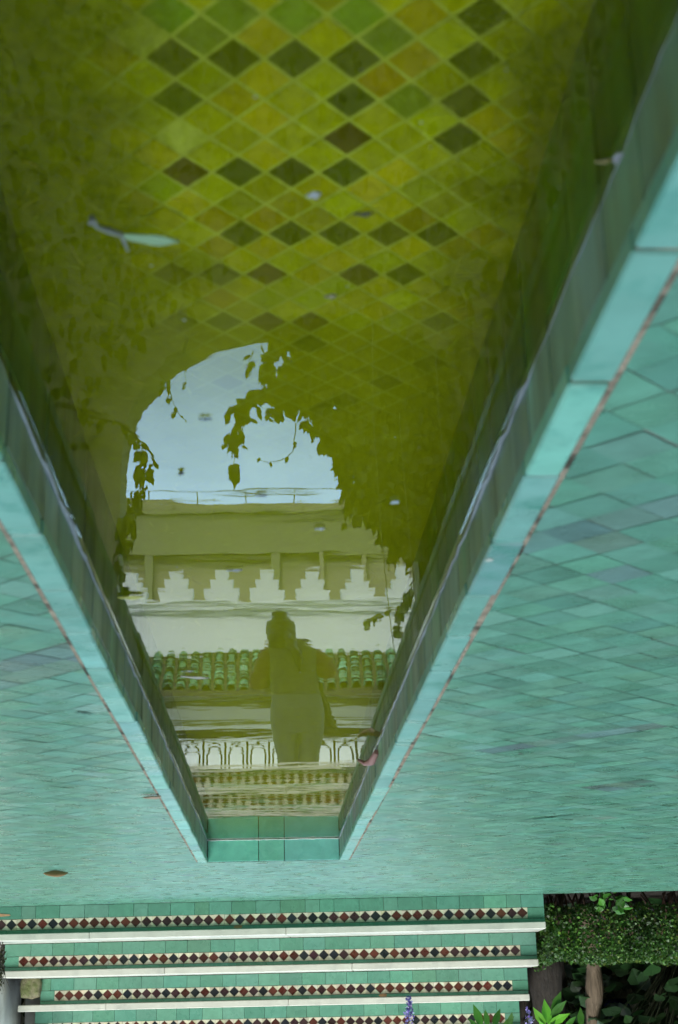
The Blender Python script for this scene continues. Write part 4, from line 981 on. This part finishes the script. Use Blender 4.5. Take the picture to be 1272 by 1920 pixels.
for (x, y, L_, wd, an, col, lab) in ((588, 360, .010, .008, .4, (.40, .42, .42), 'tiny white and black speck floating over the dark tiles'), (245, 1116, .035, .016, .1, (.50, .50, .12), 'yellow leaf tip floating against the wall by the first merlon image'),
                               (366, 1267, .050, .013, -.35, (.50, .46, .40), 'pale feather-like petal floating over the image of the green roof'), (600, 988, .012, .008, .2, (.45, .48, .46), 'small white petal floating over the image of the olive roof band'),
                               (440, 1066, .020, .008, .1, (.34, .37, .36), 'faint greyish streak above the merlon images'), (340, 884, .010, .006, 1.2, (.05, .06, .03), 'dark seed floating in the image of the sky'),  # first entry: plain grey streak over the merlon images
                               (490, 926, .012, .004, 0, (.30, .35, .36), 'faint grey petals floating at the foot of the sky image'), (740, 938, .012, .009, .9, (.45, .52, .56), 'bluish white fleck in the dark image of the creeper'),  # second entry: plain bluish fleck over the creeper image
                               (620, 551, .010, .006, .3, (.28, .25, .14), 'brown seed floating over the middle bottom tiles'), (682, 396, .014, .006, .1, (.06, .06, .01), 'dark twig scrap floating beyond the white speck'),
                               (385, 782, .012, .003, .1, (.16, .22, .24), 'thin grey husk floating in the image of the sky'), (352, 1256, .020, .006, .1, (.40, .40, .32), 'short cream petal beside the feather-like petal')):
    p = on(x, y, WATER); curled('floating_petal', lab, 'petal', (p.x, p.y, wz), L_, wd, an, col, curl_=0.12, group='petals on the water')
# scraps caught at the channel walls
p = on(1140, 285, WATER+0.006); curled('floating_petal', 'shiny white petal stuck to the channel wall nearest the viewer', 'petal', (-CW+0.003, p.y, WATER+0.010), .012, .006, 1.3, (.55, .55, .62), curl_=.2, tilt=1.2, group='petals on the water')
p = on(1128, 296, WATER); curled('floating_petal', 'yellowish scrap beside the shiny white petal', 'petal', (-CW+0.010, p.y, wz), .012, .005, .2, (.32, .27, .10), group='petals on the water')
p = on(685, 1400, WATER); pinkp = [Vector((-CW+0.004, p.y-0.05, WATER+.02)), Vector((-CW+0.012, p.y, WATER+.033)), Vector((-CW+0.026, p.y+.02, WATER+.034)), Vector((-CW+0.04, p.y+.02, WATER+.025))]
twig('pink_blossom', 'withered pink blossom clinging to the channel wall near the railing image', pinkp, [0.006, 0.009, 0.005, 0.003], (.42, .24, .22), 'blossom')
# dropping and specks on rim and floor
def speck(name, x, y, z, r, col, label, cat, group=None):
    p = on(x, y, z); b = MB(); n_ = 9; V = [(0, 0, 0.0015)]
    for q in range(n_):
        a = 2*math.pi*q/n_; rr = r*random.uniform(0.6, 1.2); V.append((rr*math.cos(a), rr*1.3*math.sin(a), 0.0))
    b.mesh(V, [(0, 1+q, 1+(q+1) % n_) for q in range(n_)], col, True); o = b.build(name, M['petal']); o.location = (p.x, p.y, z); return tag(o, label, cat, group)
speck('bird_dropping', 918, 1050, 0.0035, 0.005, (.7, .7, .62), 'white bird dropping on the edge of the pale rim', 'dropping')
for (x, y, lab) in ((245, 1617, 'blue petal on the floor straight before the channel end corner'), (290, 1648, 'tiny dark blue petal at the riser foot'), (707, 1673, 'vivid blue petal at the riser foot past the channel'), (205, 1692, 'dark blue scrap at the foot of the first riser'), (249, 1690, 'second blue scrap at the foot of the first riser'), (645, 1626, 'small dark fleck beyond the channel end')):
    pz = on(x, min(y, 1688), 0.001); 
    if pz.y > D1+SA*pz.x-0.03: y = y-6
    speck('fallen_petal', x, y, 0.003, 0.006, (.03, .04, .25), lab, 'petal', 'fallen petals on the floor')

# loose grit and flecks that nothing tells apart
def scatter(n_, label, group, place, sz, cols):
    for _ in range(n_):
        x, y, z = place(); r = random.uniform(*sz); b = MB(); m_ = 6; V = [(0, 0, r*0.4)]
        for q in range(m_):
            a = 2*math.pi*q/m_; rr = r*random.uniform(0.5, 1.3); V.append((rr*math.cos(a), rr*math.sin(a), 0))
        b.mesh(V, [(0, 1+q, 1+(q+1) % m_) for q in range(m_)], random.choice(cols), True); o = b.build('grit', M['petal']); o.location = (x, y, z); tag(o, label, 'debris', group)
def pf():
    s_ = random.choice((-1, 1)); return s_*random.uniform(CW+LIP+0.02, 1.6), random.uniform(1.2, 7.0), 0.003
scatter(46, 'tiny dark fleck of grit on the teal floor', 'grit on the floor', pf, (0.002, 0.0045), [(0.03, 0.025, 0.02), (0.05, 0.035, 0.02), (0.20, 0.14, 0.08), (0.02, 0.02, 0.10)])
scatter(44, 'tiny pale fleck floating on the channel water', 'flecks on the water', lambda: (random.uniform(-CW+0.02, CW-0.02), 0.35+2.2*random.random()**1.4, WATER+0.0003), (0.0008, 0.0020), [(0.40, 0.42, 0.36), (0.25, 0.26, 0.16), (0.10, 0.09, 0.03), (0.35, 0.33, 0.12)])
